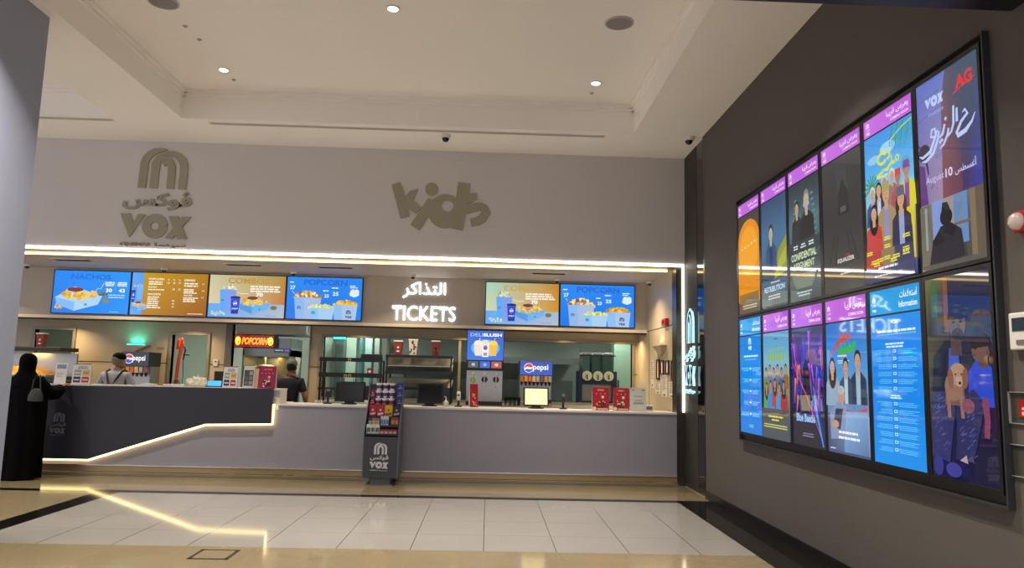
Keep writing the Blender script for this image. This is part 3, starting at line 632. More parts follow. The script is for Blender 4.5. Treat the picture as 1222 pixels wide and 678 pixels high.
def p_crowd(p, w, h):
    grad(p, 0, 0, w, h, ['#2f8fe0', '#3c9ce6', '#55aeea', '#7cc0dc', '#9cc0a0', '#8a7888', '#5a5a88', '#3c4474'])
    p.ell(w*.2, h*.83, w*.13, h*.03, '#8ac4f0'); p.ell(w*.5, h*.87, w*.16, h*.04, '#9ccff4')
    for i in range(12): p.stroke([(w*(.62+.035*i), h*.99), (w*(.55+.04*i), h*.9), (w*(.55+.03*i), h*.8)], [w*.012, w*.016, w*.002], ['#2f8a58', '#48a468', '#3c9c80'][i % 3])
    p.stroke([(w*.55, h*.9), (w*.8, h*.95), (w, h*.97)], w*.015, '#b8d848')
    palm(p, w*.16, h*.64, w*.2, '#3a8c5c'); palm(p, w*.86, h*.7, w*.11, '#4a9c60')
    Yc = '#d8e020'
    p.stroke(arc(w*.4, h*.81, w*.085, 20, 330, 12, h*.035), w*.035, Yc); p.stroke([(w*.5, h*.79), (w*.56, h*.80), (w*.56, h*.86)], w*.035, Yc); p.ell(w*.42, h*.865, w*.02, h*.01, Yc)
    p.stroke([(w*.28, h*.70), (w*.36, h*.71), (w*.44, h*.73), (w*.5, h*.72), (w*.58, h*.75), (w*.66, h*.75)], [w*.03, w*.04, w*.02, w*.045, w*.03, w*.04], Yc); p.stroke(arc(w*.71, h*.765, w*.03, 0, 360, 10, h*.018), w*.02, Yc); p.stroke([(w*.6, h*.74), (w*.6, h*.8)], w*.02, Yc)
    p.lines(w*.3, w*.62, h*.685, h*.01, '#e8ec70', 1)
    sk = ['#c89a78', '#b8866a', '#a87860', '#c8a080']
    man(p, w*.44, h*.44, h*.19, sk[1], '#c8c8c4', '#8a94a4'); man(p, w*.6, h*.46, h*.19, sk[0], '#d8d4d0', '#8c7068', None); man(p, w*.72, h*.42, h*.2, sk[2], '#c84838', '#a84c58', None, '#c84438'); 
    p.poly([(w*.72, h*.1), (w, h*.1), (w, h*.56), (w*.86, h*.58), (w*.74, h*.5)], '#d8c818'); man(p, w*.89, h*.42, h*.22, sk[1], '#5c2c78', '#d8cc20', '#7c4c90', '#7a3c98')
    man(p, w*.2, h*.38, h*.2, sk[0], '#d0d0cc', '#28468c', '#88b0e0'); man(p, w*.34, h*.38, h*.21, sk[3], '#2c1814', '#2a3460', '#c0c4d8', None, True)
    p.poly([(w*.3, h*.05), (w*.68, h*.05), (w*.66, h*.42), (w*.5, h*.5), (w*.34, h*.42)], '#8c7450'); man(p, w*.49, h*.26, h*.28, sk[0], '#8a7c50', '#a08a60', '#8c8cb8', '#a89a5c')
    p.poly([(w*.02, h*.04), (w*.38, h*.04), (w*.34, h*.28), (w*.2, h*.36), (w*.06, h*.28)], '#b03430'); man(p, w*.23, h*.2, h*.24, sk[3], '#1c1418', '#c03c38', None, None, True)
    p.poly([(w*.62, h*.04), (w, h*.04), (w*.98, h*.3), (w*.8, h*.38), (w*.64, h*.3)], '#38345c'); man(p, w*.79, h*.2, h*.27, sk[0], '#3c2018', '#2c2c50', '#90a0c8', '#585c74', True)
    for x, y in ((.1, .2), (.48, .27), (.48, .22), (.85, .25), (.2, .135), (.33, .14), (.47, .145), (.65, .14), (.84, .17), (.25, .115), (.6, .12), (.84, .145)): p.lines(w*(x-.05), w*(x+.09), h*y, h*.009, '#e4e43c', 2, 1.6, 'c', .8)
    p.rect(0, 0, w, h*.09, ['#3a3c58', '#34385a', '#3c4068', '#44486c']); p.lines(w*.3, w*.7, h*.075, h*.015, '#e8ecf8', 1, 1, 'c'); p.lines(w*.1, w*.9, h*.03, h*.01, '#c0c8e0', 1, 1, 'c')
def p_info_small(p, w, h):
    grad(p, 0, 0, w, h, ['#0a84e0', '#0c8ce8', '#0a84e4', '#0a7cdc'])
    p.polys(emblem(w*.42, h*.91, w*.13), '#e0f4ff'); p.text('ڤوكس', w*.42, h*.885, w*.56, h*.9, '#e0f4ff', .02); p.polys(voxword(w*.41, h*.855, w*.16), '#e0f4ff')
    p.lines(w*.2, w*.85, h*.78, h*.018, '#d0ecff', 1, 1, 'c', .95); p.lines(w*.25, w*.8, h*.75, h*.01, '#6cc0f8', 1, 1, 'c', .95)
    for i in range(5):
        y = h*(.66-.115*i); p.ell(w*.5, y, w*.045, h*.012, '#c0e8ff'); p.stroke([(w*.5, y-h*.015), (w*.5, y-h*.085)], w*.006, '#48acf0')
        p.lines(w*.06, w*.42, y+h*.004, h*.008, '#78c8fc', 3, 1.8, 'r'); p.lines(w*.58, w*.95, y+h*.004, h*.008, '#78c8fc', 3, 1.8)
    p.lines(w*.4, w*.65, h*.08, h*.01, '#78c8fc', 2, 1.8, 'c')
def p_info_large(p, w, h):
    grad(p, 0, 0, w, h, ['#0c8cec', '#0a84e8', '#0c88e8', '#0a90ea'])
    p.text('VOX', w*.42, h*.94, w*.58, h*.965, '#f0fbff', .04)
    p.lines(w*.14, w*.9, h*.885, h*.014, '#e0f6ff', 1, 1, 'c', 1); p.lines(w*.14, w*.9, h*.865, h*.01, '#60b8f4', 1, 1, 'c', 1); p.lines(w*.3, w*.68, h*.8, h*.012, '#d0f0ff', 2, 1.7, 'c')
    for i in range(14):
        y = h*(.755-.05*i)
        if i == 6: p.lines(w*.36, w*.62, y, h*.01, '#d0f0ff', 2, 1.6, 'c'); continue
        p.rect(w*.455, y-h*.008, w*.515, y+h*.012, '#b8e8ff'); p.rect(w*.468, y-h*.003, w*.502, y+h*.007, '#0a88e8')
        p.lines(w*.1, w*.42, y+h*.006, h*.006, '#5cbcf8', 3, 1.9, 'r', .7); p.lines(w*.55, w*.92, y+h*.006, h*.006, '#5cbcf8', 3, 1.9, 'l', .7)
def p_family(p, w, h):
    grad(p, 0, 0, w, h, ['#58a0cc', '#64a8d0', '#7cb4cc', '#8a9a80', '#80806c', '#5a6468', '#49565e', '#46525c'])
    p.lines(w*.4, w*.62, h*.93, h*.012, '#3c6880', 1, 1, 'c'); p.stroke([(w*.2, h*.82), (w*.35, h*.84), (w*.5, h*.83), (w*.65, h*.85), (w*.82, h*.84)], [w*.015, w*.03]*2+[w*.02], '#8cb868')
    for i in range(6): p.rect(w*(.2+.11*i), h*.73, w*(.28+.11*i), h*.8, '#8cb45c')
    cs = ['#5a8c50', '#74746c', '#3c7cc0', '#7c6c54', '#2c5ca0', '#8c6840']
    for i in range(6): man(p, w*(.12+.155*i), h*(.44+.03*(i % 2)), h*.17, ['#a88468', '#b89070'][i % 2], ['#2c2018', '#4c3828', '#182028'][i % 3], cs[i])
    for i in range(5): man(p, w*(.16+.17*i), h*(.26+.02*(i % 3)), h*.2, '#a88468', '#302820', ['#48a050', '#3484c8', '#b04038', '#3c90d4', '#a03c40'][i], None, None, i % 2 == 0)
    p.rect(w*.0, h*.0, w, h*.28, ['#444f56', '#444f56', '#5a5450', '#54504c']); p.lines(w*.25, w*.8, h*.2, h*.014, '#e8e85c', 1, 1, 'c', 1); p.lines(w*.38, w*.65, h*.17, h*.014, '#e8e85c', 1, 1, 'c', 1)
    p.lines(w*.06, w*.95, h*.125, h*.009, '#dce46c', 2, 2.4, 'c', .95)
def p_neon(p, w, h):
    grad(p, 0, 0, w, h, ['#3a4468', '#584888', '#4a2c7c', '#38206c', '#2c2470', '#241c50', '#221c30', '#20202c'])
    rs = random.Random(3)
    for i in range(46):
        x = rs.uniform(0, 1); y = rs.uniform(.3, .95); L = rs.uniform(.06, .22); c = rs.choice(['#5030c0', '#3058e0', '#8040d0', '#b060e0', '#2040b0', '#6080f8', '#c050a8', '#d08060', '#181030'])
        a = rs.uniform(-.16, .16); X0, X1 = min(max(x, .02), .98), min(max(x+a, .02), .98); p.stroke([(w*X0, h*y), (w*(X0+X1)/2, h*min(.98, y+L*.3)), (w*X1, h*max(.26, y-L))], [w*.008, w*rs.uniform(.02, .07), w*.006], c)
    p.poly([(w*.36, h*.3), (w*.6, h*.3), (w*.62, h*.62), (w*.5, h*.74), (w*.4, h*.66)], '#14142a')
    p.stroke([(w*.05, h*.7), (w*.5, h*.42), (w*.9, h*.1)], [w*.01, w*.02, w*.012], '#e04878'); p.stroke([(w*.72, h*.5), (w*.8, h*.28), (w*.97, h*.02)], [w*.02, w*.06, w*.03], '#3c90f0')
    p.text('Blue Beetle', w*.16, h*.2, w*.74, h*.27, '#9cc4f4', .03, 0); p.lines(w*.35, w*.7, h*.1, h*.01, '#808498', 2, 2, 'c')
def p_office(p, w, h):
    grad(p, 0, 0, w, h, ['#2470c8', '#2f80d0', '#4490d4', '#5c98cc', '#5888b8', '#6e8eb4', '#5c6c94', '#485078'])
    R, Gn = '#c84c50', '#38b050'
    p.stroke([(w*.2, h*.78), (w*.3, h*.84), (w*.42, h*.86), (w*.5, h*.88), (w*.62, h*.885)], [w*.05, w*.06, w*.07, w*.06, w*.05], R); p.stroke([(w*.12, h*.74), (w*.2, h*.8)], w*.03, R)
    for q in (.36, .45, .54): p.stroke([(w*q, h*.85), (w*q+.01, h*.92)], w*.03, R)
    p.stroke([(w*.32, h*.78), (w*.45, h*.775), (w*.58, h*.79), (w*.68, h*.80), (w*.74, h*.84)], [w*.07, w*.08, w*.07, w*.08, w*.03], Gn)
    for q in (.38, .48, .58, .68): p.stroke([(w*q, h*.78), (w*q+.01, h*.84)], w*.035, Gn)
    p.lines(w*.3, w*.55, h*.735, h*.014, '#f0c8c8', 1, 1); p.lines(w*.3, w*.6, h*.7, h*.008, '#c0e0f4', 2, 2)
    sk = '#c09478'
    p.rect(0, h*.02, w, h*.3, ['#40486c', '#6c8cb4', '#88aad0', '#50587c'])
    man(p, w*.78, h*.38, h*.3, sk, '#221c1a', '#2c3a50', '#9ab4cc'); man(p, w*.5, h*.38, h*.26, sk, '#28201c', '#34465c', '#a8c4dc')
    p.stroke([(w*.44, h*.33), (w*.7, h*.31), (w*.98, h*.35)], w*.045, '#c05068'); p.poly([(w*.42, h*.02), (w*.98, h*.02), (w*.98, h*.33), (w*.44, h*.32)], ['#6f94c4', '#5878a4', '#7aa0cc', '#8cb4dc'])
    man(p, w*.17, h*.36, h*.28, '#caa088', '#3c2820', '#90a8c4', None, None, True); p.ell(w*.38, h*.43, w*.085, h*.065, '#c09080'); p.ell(w*.38, h*.48, w*.085, h*.035, '#b4b0b4')
    p.poly([(w*.1, h*.1), (w*.45, h*.12), (w*.5, h*.36), (w*.3, h*.4), (w*.08, h*.3)], '#8494b8'); p.poly([(w*.16, h*.2), (w*.34, h*.18), (w*.42, h*.34), (w*.24, h*.34)], '#383e58'); p.ell(w*.22, h*.22, w*.09, h*.03, sk)
    p.lines(w*.3, w*.75, h*.155, h*.018, '#f0f4fc', 1, 1, 'c', .95); p.lines(w*.28, w*.8, h*.115, h*.018, '#f0f4fc', 1, 1, 'c', .95); p.rect(w*.08, h*.03, w*.2, h*.038, '#d0dcf0')
def p_august(p, w, h):
    b = h*.345
    p.rect(0, 0, w, b, ['#4a4640', '#3a3834', '#5c5650', '#8a8274'])
    p.rect(0, b, w, h, ['#5a3c78', '#1c2470', '#26466c', '#5c70c0'])
    p.poly([(0, b), (w*.38, b), (w*.42, h*.86), (w*.52, h), (0, h*.985)], ['#7c70a0', '#9c84a0', '#6f7cc0', '#5c74c4', '#5468bc'])
    p.poly([(w*.38, b), (w*.72, b), (w*.68, h), (w*.5, h), (w*.42, h*.86)], ['#7c4450', '#5c2c48', '#3c4c64', '#4c5064', '#70505c'])
    p.poly([(w*.7, b), (w, b), (w, h), (w*.66, h)], ['#3c2058', '#2434a0', '#2c5068', '#3c5068']); p.ell(w*.1, h*.62, w*.1, h*.05, '#2c2440', rot=.6)
    p.stroke([(0, h*.68), (w*.12, h*.6), (w*.16, h*.5)], [w*.01, w*.04, w*.02], '#2a2238'); p.stroke([(0, h*.8), (w*.4, h*.83)], w*.006, '#4c5890'); p.stroke([(0, h*.9), (w*.4, h*.92)], w*.006, '#4c5890'); p.stroke([(w*.2, h*.42), (w*.3, h*.48)], w*.012, '#5c4070')
    p.poly([(0, b), (w*.14, b), (w*.1, h*.55), (0, h*.57)], '#5c3478')
    W = '#b8c8f4'
    p.polys(voxword(w*.15, h*.845, w*.32), W); p.text('STUDIOS', w*.2, h*.80, w*.46, h*.818, '#a0a8d8', .01, 0)
    p.text('AG', w*.66, h*.86, w*.92, h*.93, '#d8242c', .05); p.stroke([(w*.62, h*.85), (w*.95, h*.88)], w*.012, '#d8242c')
    # flowing white calligraphy reading roughly "ع الزيرو"
    for q, ws in (([(.93,.70),(.88,.665),(.78,.635),(.66,.628),(.64,.645),(.72,.69),(.82,.715),(.78,.74),(.74,.73)], [.01,.03,.05,.05,.04,.035,.035,.03,.01]), ([(.66,.77),(.655,.70)], [.03,.035]), ([(.61,.79),(.6,.70),(.56,.665),(.5,.65)], [.03,.035,.03,.02]),
                  ([(.52,.69),(.5,.66),(.43,.62),(.36,.605)], [.03,.035,.03,.01]), ([(.46,.72),(.42,.675),(.36,.665)], [.03,.035,.02]), ([(.36,.70),(.33,.655),(.25,.6),(.12,.575),(.04,.58)], [.025,.035,.04,.035,.01]), ([(.34,.71),(.28,.68),(.22,.69),(.24,.725),(.29,.725),(.31,.69),(.2,.615),(.06,.60),(.0,.615)], [.02,.03,.03,.03,.03,.035,.045,.03,.01])):
        p.stroke([(w*(a*.98+.02), h*c) for a, c in q], [w*v for v in ws], W)
    p.ell(w*.49, h*.745, w*.02, h*.009, W); p.ell(w*.42, h*.645, w*.018, h*.008, W); p.ell(w*.39, h*.64, w*.018, h*.008, W)
    p.text('August', w*.12, h*.44, w*.42, h*.485, '#c8c4f0', .0, 0); p.text('10', w*.45, h*.445, w*.56, h*.49, '#e4e0fc', .01); p.text('أغسطس', w*.6, h*.435, w*.92, h*.49, '#d4d0f8', .01)
    # below: a figure against tall bright windows
    p.rect(w*.2, b*.3, w*.38, b, '#7c94d0'); p.rect(w*.38, b*.4, w*.55, b, '#988c84'); p.rect(w*.55, b*.28, w*.76, b, '#5c84b8'); p.rect(w*.64, b*.3, w*.66, b*.98, '#8c7c60'); p.rect(w*.55, b*.55, w*.8, b*.59, '#6c5c48'); p.rect(w*.80, 0, w*.88, b, '#7a6a50'); p.rect(0, b*.02, w*.18, b*.98, '#6c6658'); p.rect(w*.88, 0, w, b, '#5c5040'); p.rect(w*.08, b*.3, w*.12, b*.95, '#8c9c98')
    p.poly([(w*.12, b*.03), (w*.7, b*.1), (w*.66, b*.48), (w*.5, b*.62), (w*.34, b*.6), (w*.2, b*.42)], '#141424'); p.ell(w*.43, b*.72, w*.1, b*.13, '#12121e'); p.poly([(w*.35, b*.75), (w*.52, b*.75), (w*.46, b*.93), (w*.38, b*.94)], '#0e0e1a')
    p.rect(0, 0, w, b*.07, '#55504a')
def p_puppy(p, w, h):
    p.rect(0, 0, w, h, ['#141038', '#120e34', '#1c1a30', '#5c5a3c']); p.rect(0, h*.7, w*.45, h, ['#3c3c34', '#34343c', '#4c3c2c', '#6c6840']); p.rect(w*.3, h*.72, w*.37, h, '#7c4c28'); p.rect(w*.37, h*.62, w, h*.99, '#20203a'); p.rect(w*.1, h*.8, w*.2, h*.99, '#3c6438')
    p.poly([(w*.02, h*.3), (w*.7, h*.3), (w*.74, h*.56), (w*.6, h*.66), (w*.3, h*.68), (w*.1, h*.6)], '#1c2038'); p.poly([(w*.3, h*.38), (w*.52, h*.4), (w*.5, h*.63), (w*.36, h*.64)], '#3a58b8')
    p.poly([(w*.38, h*.6), (w*.56, h*.6), (w*.54, h*.72), (w*.4, h*.72)], '#503c40'); p.ell(w*.5, h*.76, w*.13, h*.085, '#64504c'); p.poly(arc(w*.5, h*.78, w*.145, 0, 180, 14, h*.08), '#20181c'); p.ell(w*.5, h*.705, w*.09, h*.03, '#2c2224')
    for x in (.45, .56): p.ell(w*x, h*.765, w*.022, h*.005, '#120c10'); p.stroke([(w*x-w*.03, h*.778), (w*x+w*.03, h*.779)], w*.01, '#181014')
    p.ell(w*.52, h*.745, w*.018, h*.014, '#564240'); p.ell(w*.51, h*.722, w*.035, h*.005, '#4c3034')
    p.poly([(w*.62, h*.36), (w*.98, h*.36), (w*.97, h*.54), (w*.8, h*.6), (w*.64, h*.52)], '#2444c0'); p.rect(w*.8, h*.54, w*.92, h*.6, '#5c4040'); p.ell(w*.82, h*.625, w*.12, h*.062, '#6c4c48'); p.poly(arc(w*.83, h*.64, w*.135, 0, 190, 14, h*.06), '#201820')
    p.ell(w*.93, h*.61, w*.025, h*.018, '#5c403c'); p.ell(w*.76, h*.63, w*.018, h*.005, '#100c10'); p.ell(w*.73, h*.6, w*.03, h*.006, '#583438')
    p.poly([(w*.02, h*.1), (w*.3, h*.08), (w*.42, h*.34), (w*.35, h*.43), (w*.06, h*.42)], '#2a2e60'); p.poly([(w*.4, h*.1), (w*.66, h*.1), (w*.86, h*.38), (w*.7, h*.44), (w*.46, h*.38)], '#262a58')
    rs = random.Random(5)
    for i in range(70):
        x = rs.uniform(.08, .3) if i % 2 else rs.uniform(.48, .68); y = rs.uniform(.12, .4); p.stroke([(w*x, h*y), (w*(x+.04), h*(y+.012))], w*.008, rs.choice(['#4a5090', '#5c60a0', '#3c4080']))
    p.poly([(w*.3, h*.36), (w*.62, h*.36), (w*.6, h*.48), (w*.34, h*.48)], '#74504c'); p.ell(w*.45, h*.45, w*.14, h*.07, '#8c6858'); p.ell(w*.52, h*.51, w*.13, h*.055, '#a8846c')
    p.ell(w*.41, h*.49, w*.045, h*.05, '#7c5444', rot=.1); p.ell(w*.63, h*.49, w*.045, h*.05, '#7c5444', rot=-.1); p.ell(w*.54, h*.475, w*.05, h*.025, '#b49480'); p.ell(w*.55, h*.468, w*.02, h*.008, '#181014'); p.ell(w*.49, h*.51, w*.012, h*.005, '#140c0c'); p.ell(w*.58, h*.51, w*.012, h*.005, '#140c0c')
    for x in (.36, .56): p.stroke([(w*x, h*.42), (w*x+.01, h*.3)], [w*.06, w*.05], '#8c6858')
    p.stroke([(w*.9, h*.4), (w*.92, h*.3), (w*.9, h*.22)], [w*.09, w*.08, w*.07], '#7c3c5c'); p.ell(w*.66, h*.36, w*.09, h*.035, '#7c4858')
    p.ell(w*.16, h*.06, w*.08, h*.05, '#303080'); p.ell(w*.4, h*.05, w*.12, h*.035, '#3c3c90'); p.poly([(w*.5, h*.1), (w*.62, h*.09), (w*.6, h*.13)], '#a898a0')
def withheader(fn, info=False, hh=.115):
    def f(p, w, h):
        header(p, 0, h*(1-hh), w, h, info); q = Pic(); q.k = p.k; fn(q, w, h*(1-hh)-.014)
        o = len(p.v); p.v += q.v; p.f += [tuple(i+o for i in f_) for f_ in q.f]; p.c += q.c; p.k = q.k
    return f
t = thing('video_wall_frame', 'long black glossy backing frame holding the poster screens on the taupe wall', 'frame', (XW, 6.4425, 0), -pi/2)
G().box(-2.248, 2.2275, -.014, 0, .925, 3.76, M_black).ob('backing', t, bev=.004)
g = G(); m = mat('frame_edge_grey', '#3c3d42', .3, metal=.4)
g.box(-2.2625, 2.2415, -.045, 0, 3.752, 3.767, m).box(-2.2625, 2.2415, -.045, 0, .91, .925, m).box(-2.2625, -2.248, -.045, 0, .925, 3.76, m).box(2.2275, 2.2415, -.045, 0, .925, 3.752, m); g.ob('rim', t)
Yc = [8.68, 7.935, 7.185, 6.44, 5.675, 4.94, 4.228]
top = [(p_orange, 0, 'upper poster screen with a big orange disc, farthest along the wall'), (p_retri, 0, 'upper poster screen titled RETRIBUTION with a man in blue'),
       (p_conf, 0, 'upper poster screen with two men above pale CONFIDENTIAL lettering'), (p_dark, 0, 'nearly black upper poster screen with a seated dark figure'),
       (p_crowd, 0, 'bright upper poster screen of a colourful crowd under palm fronds')]
bot = [(p_info_small, 1, 'bright blue information screen, farthest of the lower row'), (p_family, 0, 'lower poster screen of a sky blue and olive group photograph'),
       (p_neon, 0, 'lower poster screen of purple and blue neon streaks titled Blue Beetle'), (p_office, 0, 'lower poster screen of people in suits below red and green lettering'),
       (p_info_large, 1, 'bright cyan information screen beside the man and puppy picture')]
X0 = XW-.042
for i in range(5):
    screen('poster_screen', top[i][2], 'screen', (X0, Yc[i], 2.345), -pi/2, Yc[i]-Yc[i+1]-.004, 1.362, withheader(top[i][0], top[i][1], .105), SCR, 'portrait poster screens of the video wall', .026, .027)
    screen('poster_screen', bot[i][2], 'screen', (X0, Yc[i], .99), -pi/2, Yc[i]-Yc[i+1]-.004, 1.345, withheader(bot[i][0], bot[i][1], .143), SCR, 'portrait poster screens of the video wall', .026, .027)
screen('poster_screen', 'tall dusky screen reading August 10 with flowing white calligraphy', 'screen', (X0, Yc[5], 2.345), -pi/2, Yc[5]-Yc[6]-.004, 1.362, p_august, SCR, 'portrait poster screens of the video wall', .026, .027)
screen('poster_screen', 'dark violet screen of a man and child holding a golden puppy', 'screen', (X0, Yc[5], .985), -pi/2, Yc[5]-Yc[6]-.004, 1.35, p_puppy, SCR, 'portrait poster screens of the video wall', .026, .027)

# ---------------------------------------------------------------- small fittings at the right edge
t = thing('alarm_strobe', 'red wall mounted fire alarm strobe with clear dome beside the video wall', 'alarm', (XW, 3.975, 2.53), -pi/2)
G().box(-.065, .065, -.045, 0, -.06, .06, M_red).ob('housing', t, bev=.01)
G().lathe([(.05, 0), (.048, -.02), (.035, -.035), (.012, -.042), (.001, -.043)], mat('clear_lens', '#d8c8c0', .08, coat=1), (-.02, -.045, 0), 20, 'y').ob('lens', t, smooth=True)
t = thing('thermostat', 'white wall control panel with small dark display window', 'control panel', (XW, 4.04, 1.915), -pi/2)
G().box(-.09, .09, -.035, 0, -.105, .105, M_wh).ob('housing', t, bev=.008)
G().box(-.06, .06, -.038, -.034, .0, .075, mat('lcd_teal', '#1c3038', .15)).ob('display', t); G().box(-.03, .03, -.04, -.034, -.075, -.05, M_gray).ob('button', t)
M_acry = glass('acrylic', '#f8faf9', .12)
for (z, y, lb, card) in ((1.485, 4.10, 'clear acrylic notice holder with a small red card, upper of two', 1), (1.19, 4.13, 'empty clear acrylic leaflet pocket below the red card holder', 0)):
    t = thing('acrylic_holder', lb, 'holder', (XW, y, z), -pi/2, 'acrylic holders')
    G().box(-.1, .1, -.012, -.009, -.09, .09, M_acry).box(-.1, .1, -.003, 0, -.09, .09, M_acry).ob('panel', t)
    m = mat('acrylic_edge', '#9a9a94', .3); G().box(-.1, -.096, -.014, 0, -.09, .09, m).box(.096, .1, -.014, 0, -.09, .09, m).box(-.1, .1, -.014, 0, -.09, -.086, m).box(-.1, .1, -.014, 0, .086, .09, m).ob('rim', t)
    if card: G().box(-.025, .075, -.008, -.005, -.05, .045, M_red).box(0, .05, -.0085, -.008, -.01, .005, M_wh).box(0, .02, -.0085, -.008, -.04, -.02, M_wh).box(.03, .05, -.0085, -.008, -.04, -.02, M_wh).ob('card', t)

# ---------------------------------------------------------------- ceiling fittings
M_lamp = mat('downlight_glow', '#ffffff', .5, emit='#fff4e2', es=14)
def lamp(loc, e, size, col, rot=(0, 0, 0), spread=None, sy=None, shape='DISK'):
    l = bpy.data.lights.new('lamp', 'AREA'); l.energy = e; l.color = lin(col); l.shape = shape; l.size = size
    if sy: l.shape = 'RECTANGLE'; l.size_y = sy
    if spread: l.spread = radians(spread)
    o = bpy.data.objects.new('lamp', l); C.objects.link(o); o.location = loc; o.rotation_euler = rot; return o
dl = []; DLE = 86
for (px, py) in ((267, 83), (469, 10), (711, 99)):
    a = at(px, py, Z=TZ); lb = {267: 'recessed ceiling downlight above the emblem sign, left of the tray', 469: 'recessed ceiling downlight at the top of the picture', 711: 'recessed ceiling downlight near the far right corner of the tray'}[px]
    if not dl:
        t = thing('downlight', lb, 'ceiling light', (a[0], a[1], TZ), 0, 'recessed downlights')
        G().lathe([(.075, 0), (.078, -.008), (.055, -.01), (.052, 0)], M_wh, n=28).ob('trim_ring', t, smooth=True); G().cyl(.052, -.012, -.004, M_lamp, n=24).ob('diffuser', t); dl.append(t)
    else: dl.append(copytree(dl[0], (a[0], a[1], TZ), 0, lb))
    lamp((a[0], a[1], TZ-.03), DLE*.55, .1, '#fff3e4', spread=70)
for (px, py, lb) in ((739, 27, 'round grey ceiling speaker grille in the right part of the tray'), (195, 2, 'round grey ceiling speaker grille at the top left edge')):
    a = at(px, py, Z=TZ); t = thing('ceiling_speaker', lb, 'speaker', (a[0], a[1], TZ), 0, 'ceiling speakers')
    G().lathe([(.16, 0), (.16, -.012), (.145, -.016), (.14, -.01)], mat('speaker_rim', '#b8b4b0', .5), n=36).ob('rim', t, smooth=True); G().cyl(.142, -.014, -.002, mat('speaker_grille', '#8a8688', .7, noise=.2, nscale=120), n=36).ob('grille', t)
for (px, py, lb) in ((279, 95, 'small sprinkler cover right below the left downlight'), (706, 111, 'small sprinkler cover right below the right downlight'), (221, 31, 'tiny ceiling sensor above the emblem, near the left speaker'), (238, 47, 'tiny dark ceiling hook near the left speaker')):
    a = at(px, py, Z=TZ); G().lathe([(.03, 0), (.03, -.004), (.011, -.006), (.009, -.014), (.013, -.016), (.013, -.018)], mat('sprinkler_metal', '#b0a89c', .5), n=16).ob('sprinkler', loc=(a[0], a[1], TZ), smooth=True, label=lb, cat='sprinkler', group='ceiling sprinklers')
for (pa, pb, lb) in (((250, 147), (722, 163), 'long slot air diffuser between the tray and the back wall'), ((40, 139), (134, 142), 'slot air diffuser at the far left, partly behind the near wall')):
    a = at(*pa, Z=ZC); b = at(*pb, Z=ZC); L = b[0]-a[0]; t = thing('slot_diffuser', lb, 'air vent', ((a[0]+b[0])/2, 10.36, ZC), 0, 'slot air diffusers'); L /= 2
    G().box(-L, L, -.045, -.03, -.008, 0, M_wh).box(-L, L, .03, .045, -.008, 0, M_wh).box(-L, -L+.02, -.03, .03, -.008, 0, M_wh).box(L-.02, L, -.03, .03, -.008, 0, M_wh).ob('frame', t)
    G().box(-L+.02, L-.02, -.03, .03, -.002, -.001, M_groove_shade).ob('slot', t); G().box(-L+.02, L-.02, -.004, .004, -.008, -.002, M_wh).ob('blade', t)
M_dome = mat('camera_dome', '#0c0c0e', .1)
def dome(loc, s, lb):
    t = thing('dome_camera', lb, 'camera', loc, 0, 'dome security cameras'); G().lathe([(s, 0), (s, -s*.5), (s*.85, -s*.7)], M_wh, n=24).ob('base', t, smooth=True)
    G().lathe([(s*.7, -s*.68), (s*.68, -s*.95), (s*.5, -s*1.25), (s*.25, -s*1.4), (.001, -s*1.45)], M_dome, n=20).ob('dome', t, smooth=True)
for px, py, lb in ((532, 161, 'white dome security camera on the ceiling above the kids sign'), (822, 164, 'white dome security camera on the ceiling by the pillar')):
    a = at(px, py, Z=ZC); dome((a[0], a[1], ZC), .075, lb)
a = at(350, 329, Z=ZS)
for px, lb in ((31, 'small dark dome camera in the soffit at the far left'), (195, 'small dark dome camera above the price list screen'), (350, 'small dark dome camera above the left popcorn screen'), (493, 'small dark dome camera above the glowing tickets sign'), (665, 'small dark dome camera between the two right menu screens'), (775, 'small dark dome camera in the soffit at the right corner')):
    dome((at(px, 330, Y=13.3)[0], 13.3, ZS), .055, lb)
for px, lb in ((85, 'soffit air grille above the nachos screen'), (290, 'soffit air grille above the left combos screen'), (400, 'soffit air grille above the left popcorn screen'), (655, 'soffit air grille above the right combos screen')):
    x = at(px, 325, Y=12.6)[0]; g = G(); [g.box(-.28, .28, -.12+.06*i, -.09+.06*i, -.008, 0, M_groove_shade) for i in range(4)]; g.box(-.3, .3, -.15, -.13, -.01, 0, M_wh).box(-.3, .3, .13, .15, -.01, 0, M_wh); g.ob('air_grille', loc=(x, 12.6, ZS), label=lb, cat='air vent', group='soffit air grilles')

# ---------------------------------------------------------------- service counter
XL = at(45, 550, Y=YF)[0]
g = G(); g.box(XL, -3.13, YF, YF+.04, .14, 1.0, M_counter).box(-3.13, 2.9, YF, YF+.04, .14, ZT-.03, M_counter).box(XL, XL+.05, YF+.04, 12.0, .14, 1.0, M_counter)
t = thing('service_counter', 'long white service counter below the menu screens', 'counter', (0, 0, 0)); g.ob('front_panel', t)
G().box(-3.13, 2.9, YF-.02, 12.0, ZT-.03, ZT, M_white).ob('worktop', t, bev=.004)
XN = -3.205
G().box(XL, -3.13, 11.80, 12.2, ZT-.03, ZT, M_white).ob('inner_worktop', t)
t = thing('navy_counter_section', 'raised navy counter section edged by a warm light strip, at the left', 'counter', (0, 0, 0))
g = G(); g.box(XL-.02, -3.13, YF+.05, 11.75, 1.0, 1.29, M_white).box(XL-.02, -3.13, YF-.0, 11.78, 1.29, 1.31, M_white); g.ob('raised_shelf', t)
nav = [(XL, 1.285), (XN, 1.315), (XN, .80), at(245, 506, Y=YF-.06)[::2], at(105, 548, Y=YF-.06)[::2], (XL, .225)]
G().prism(nav, YF-.08, YF-.02, M_navy).ob('navy_panel', t)
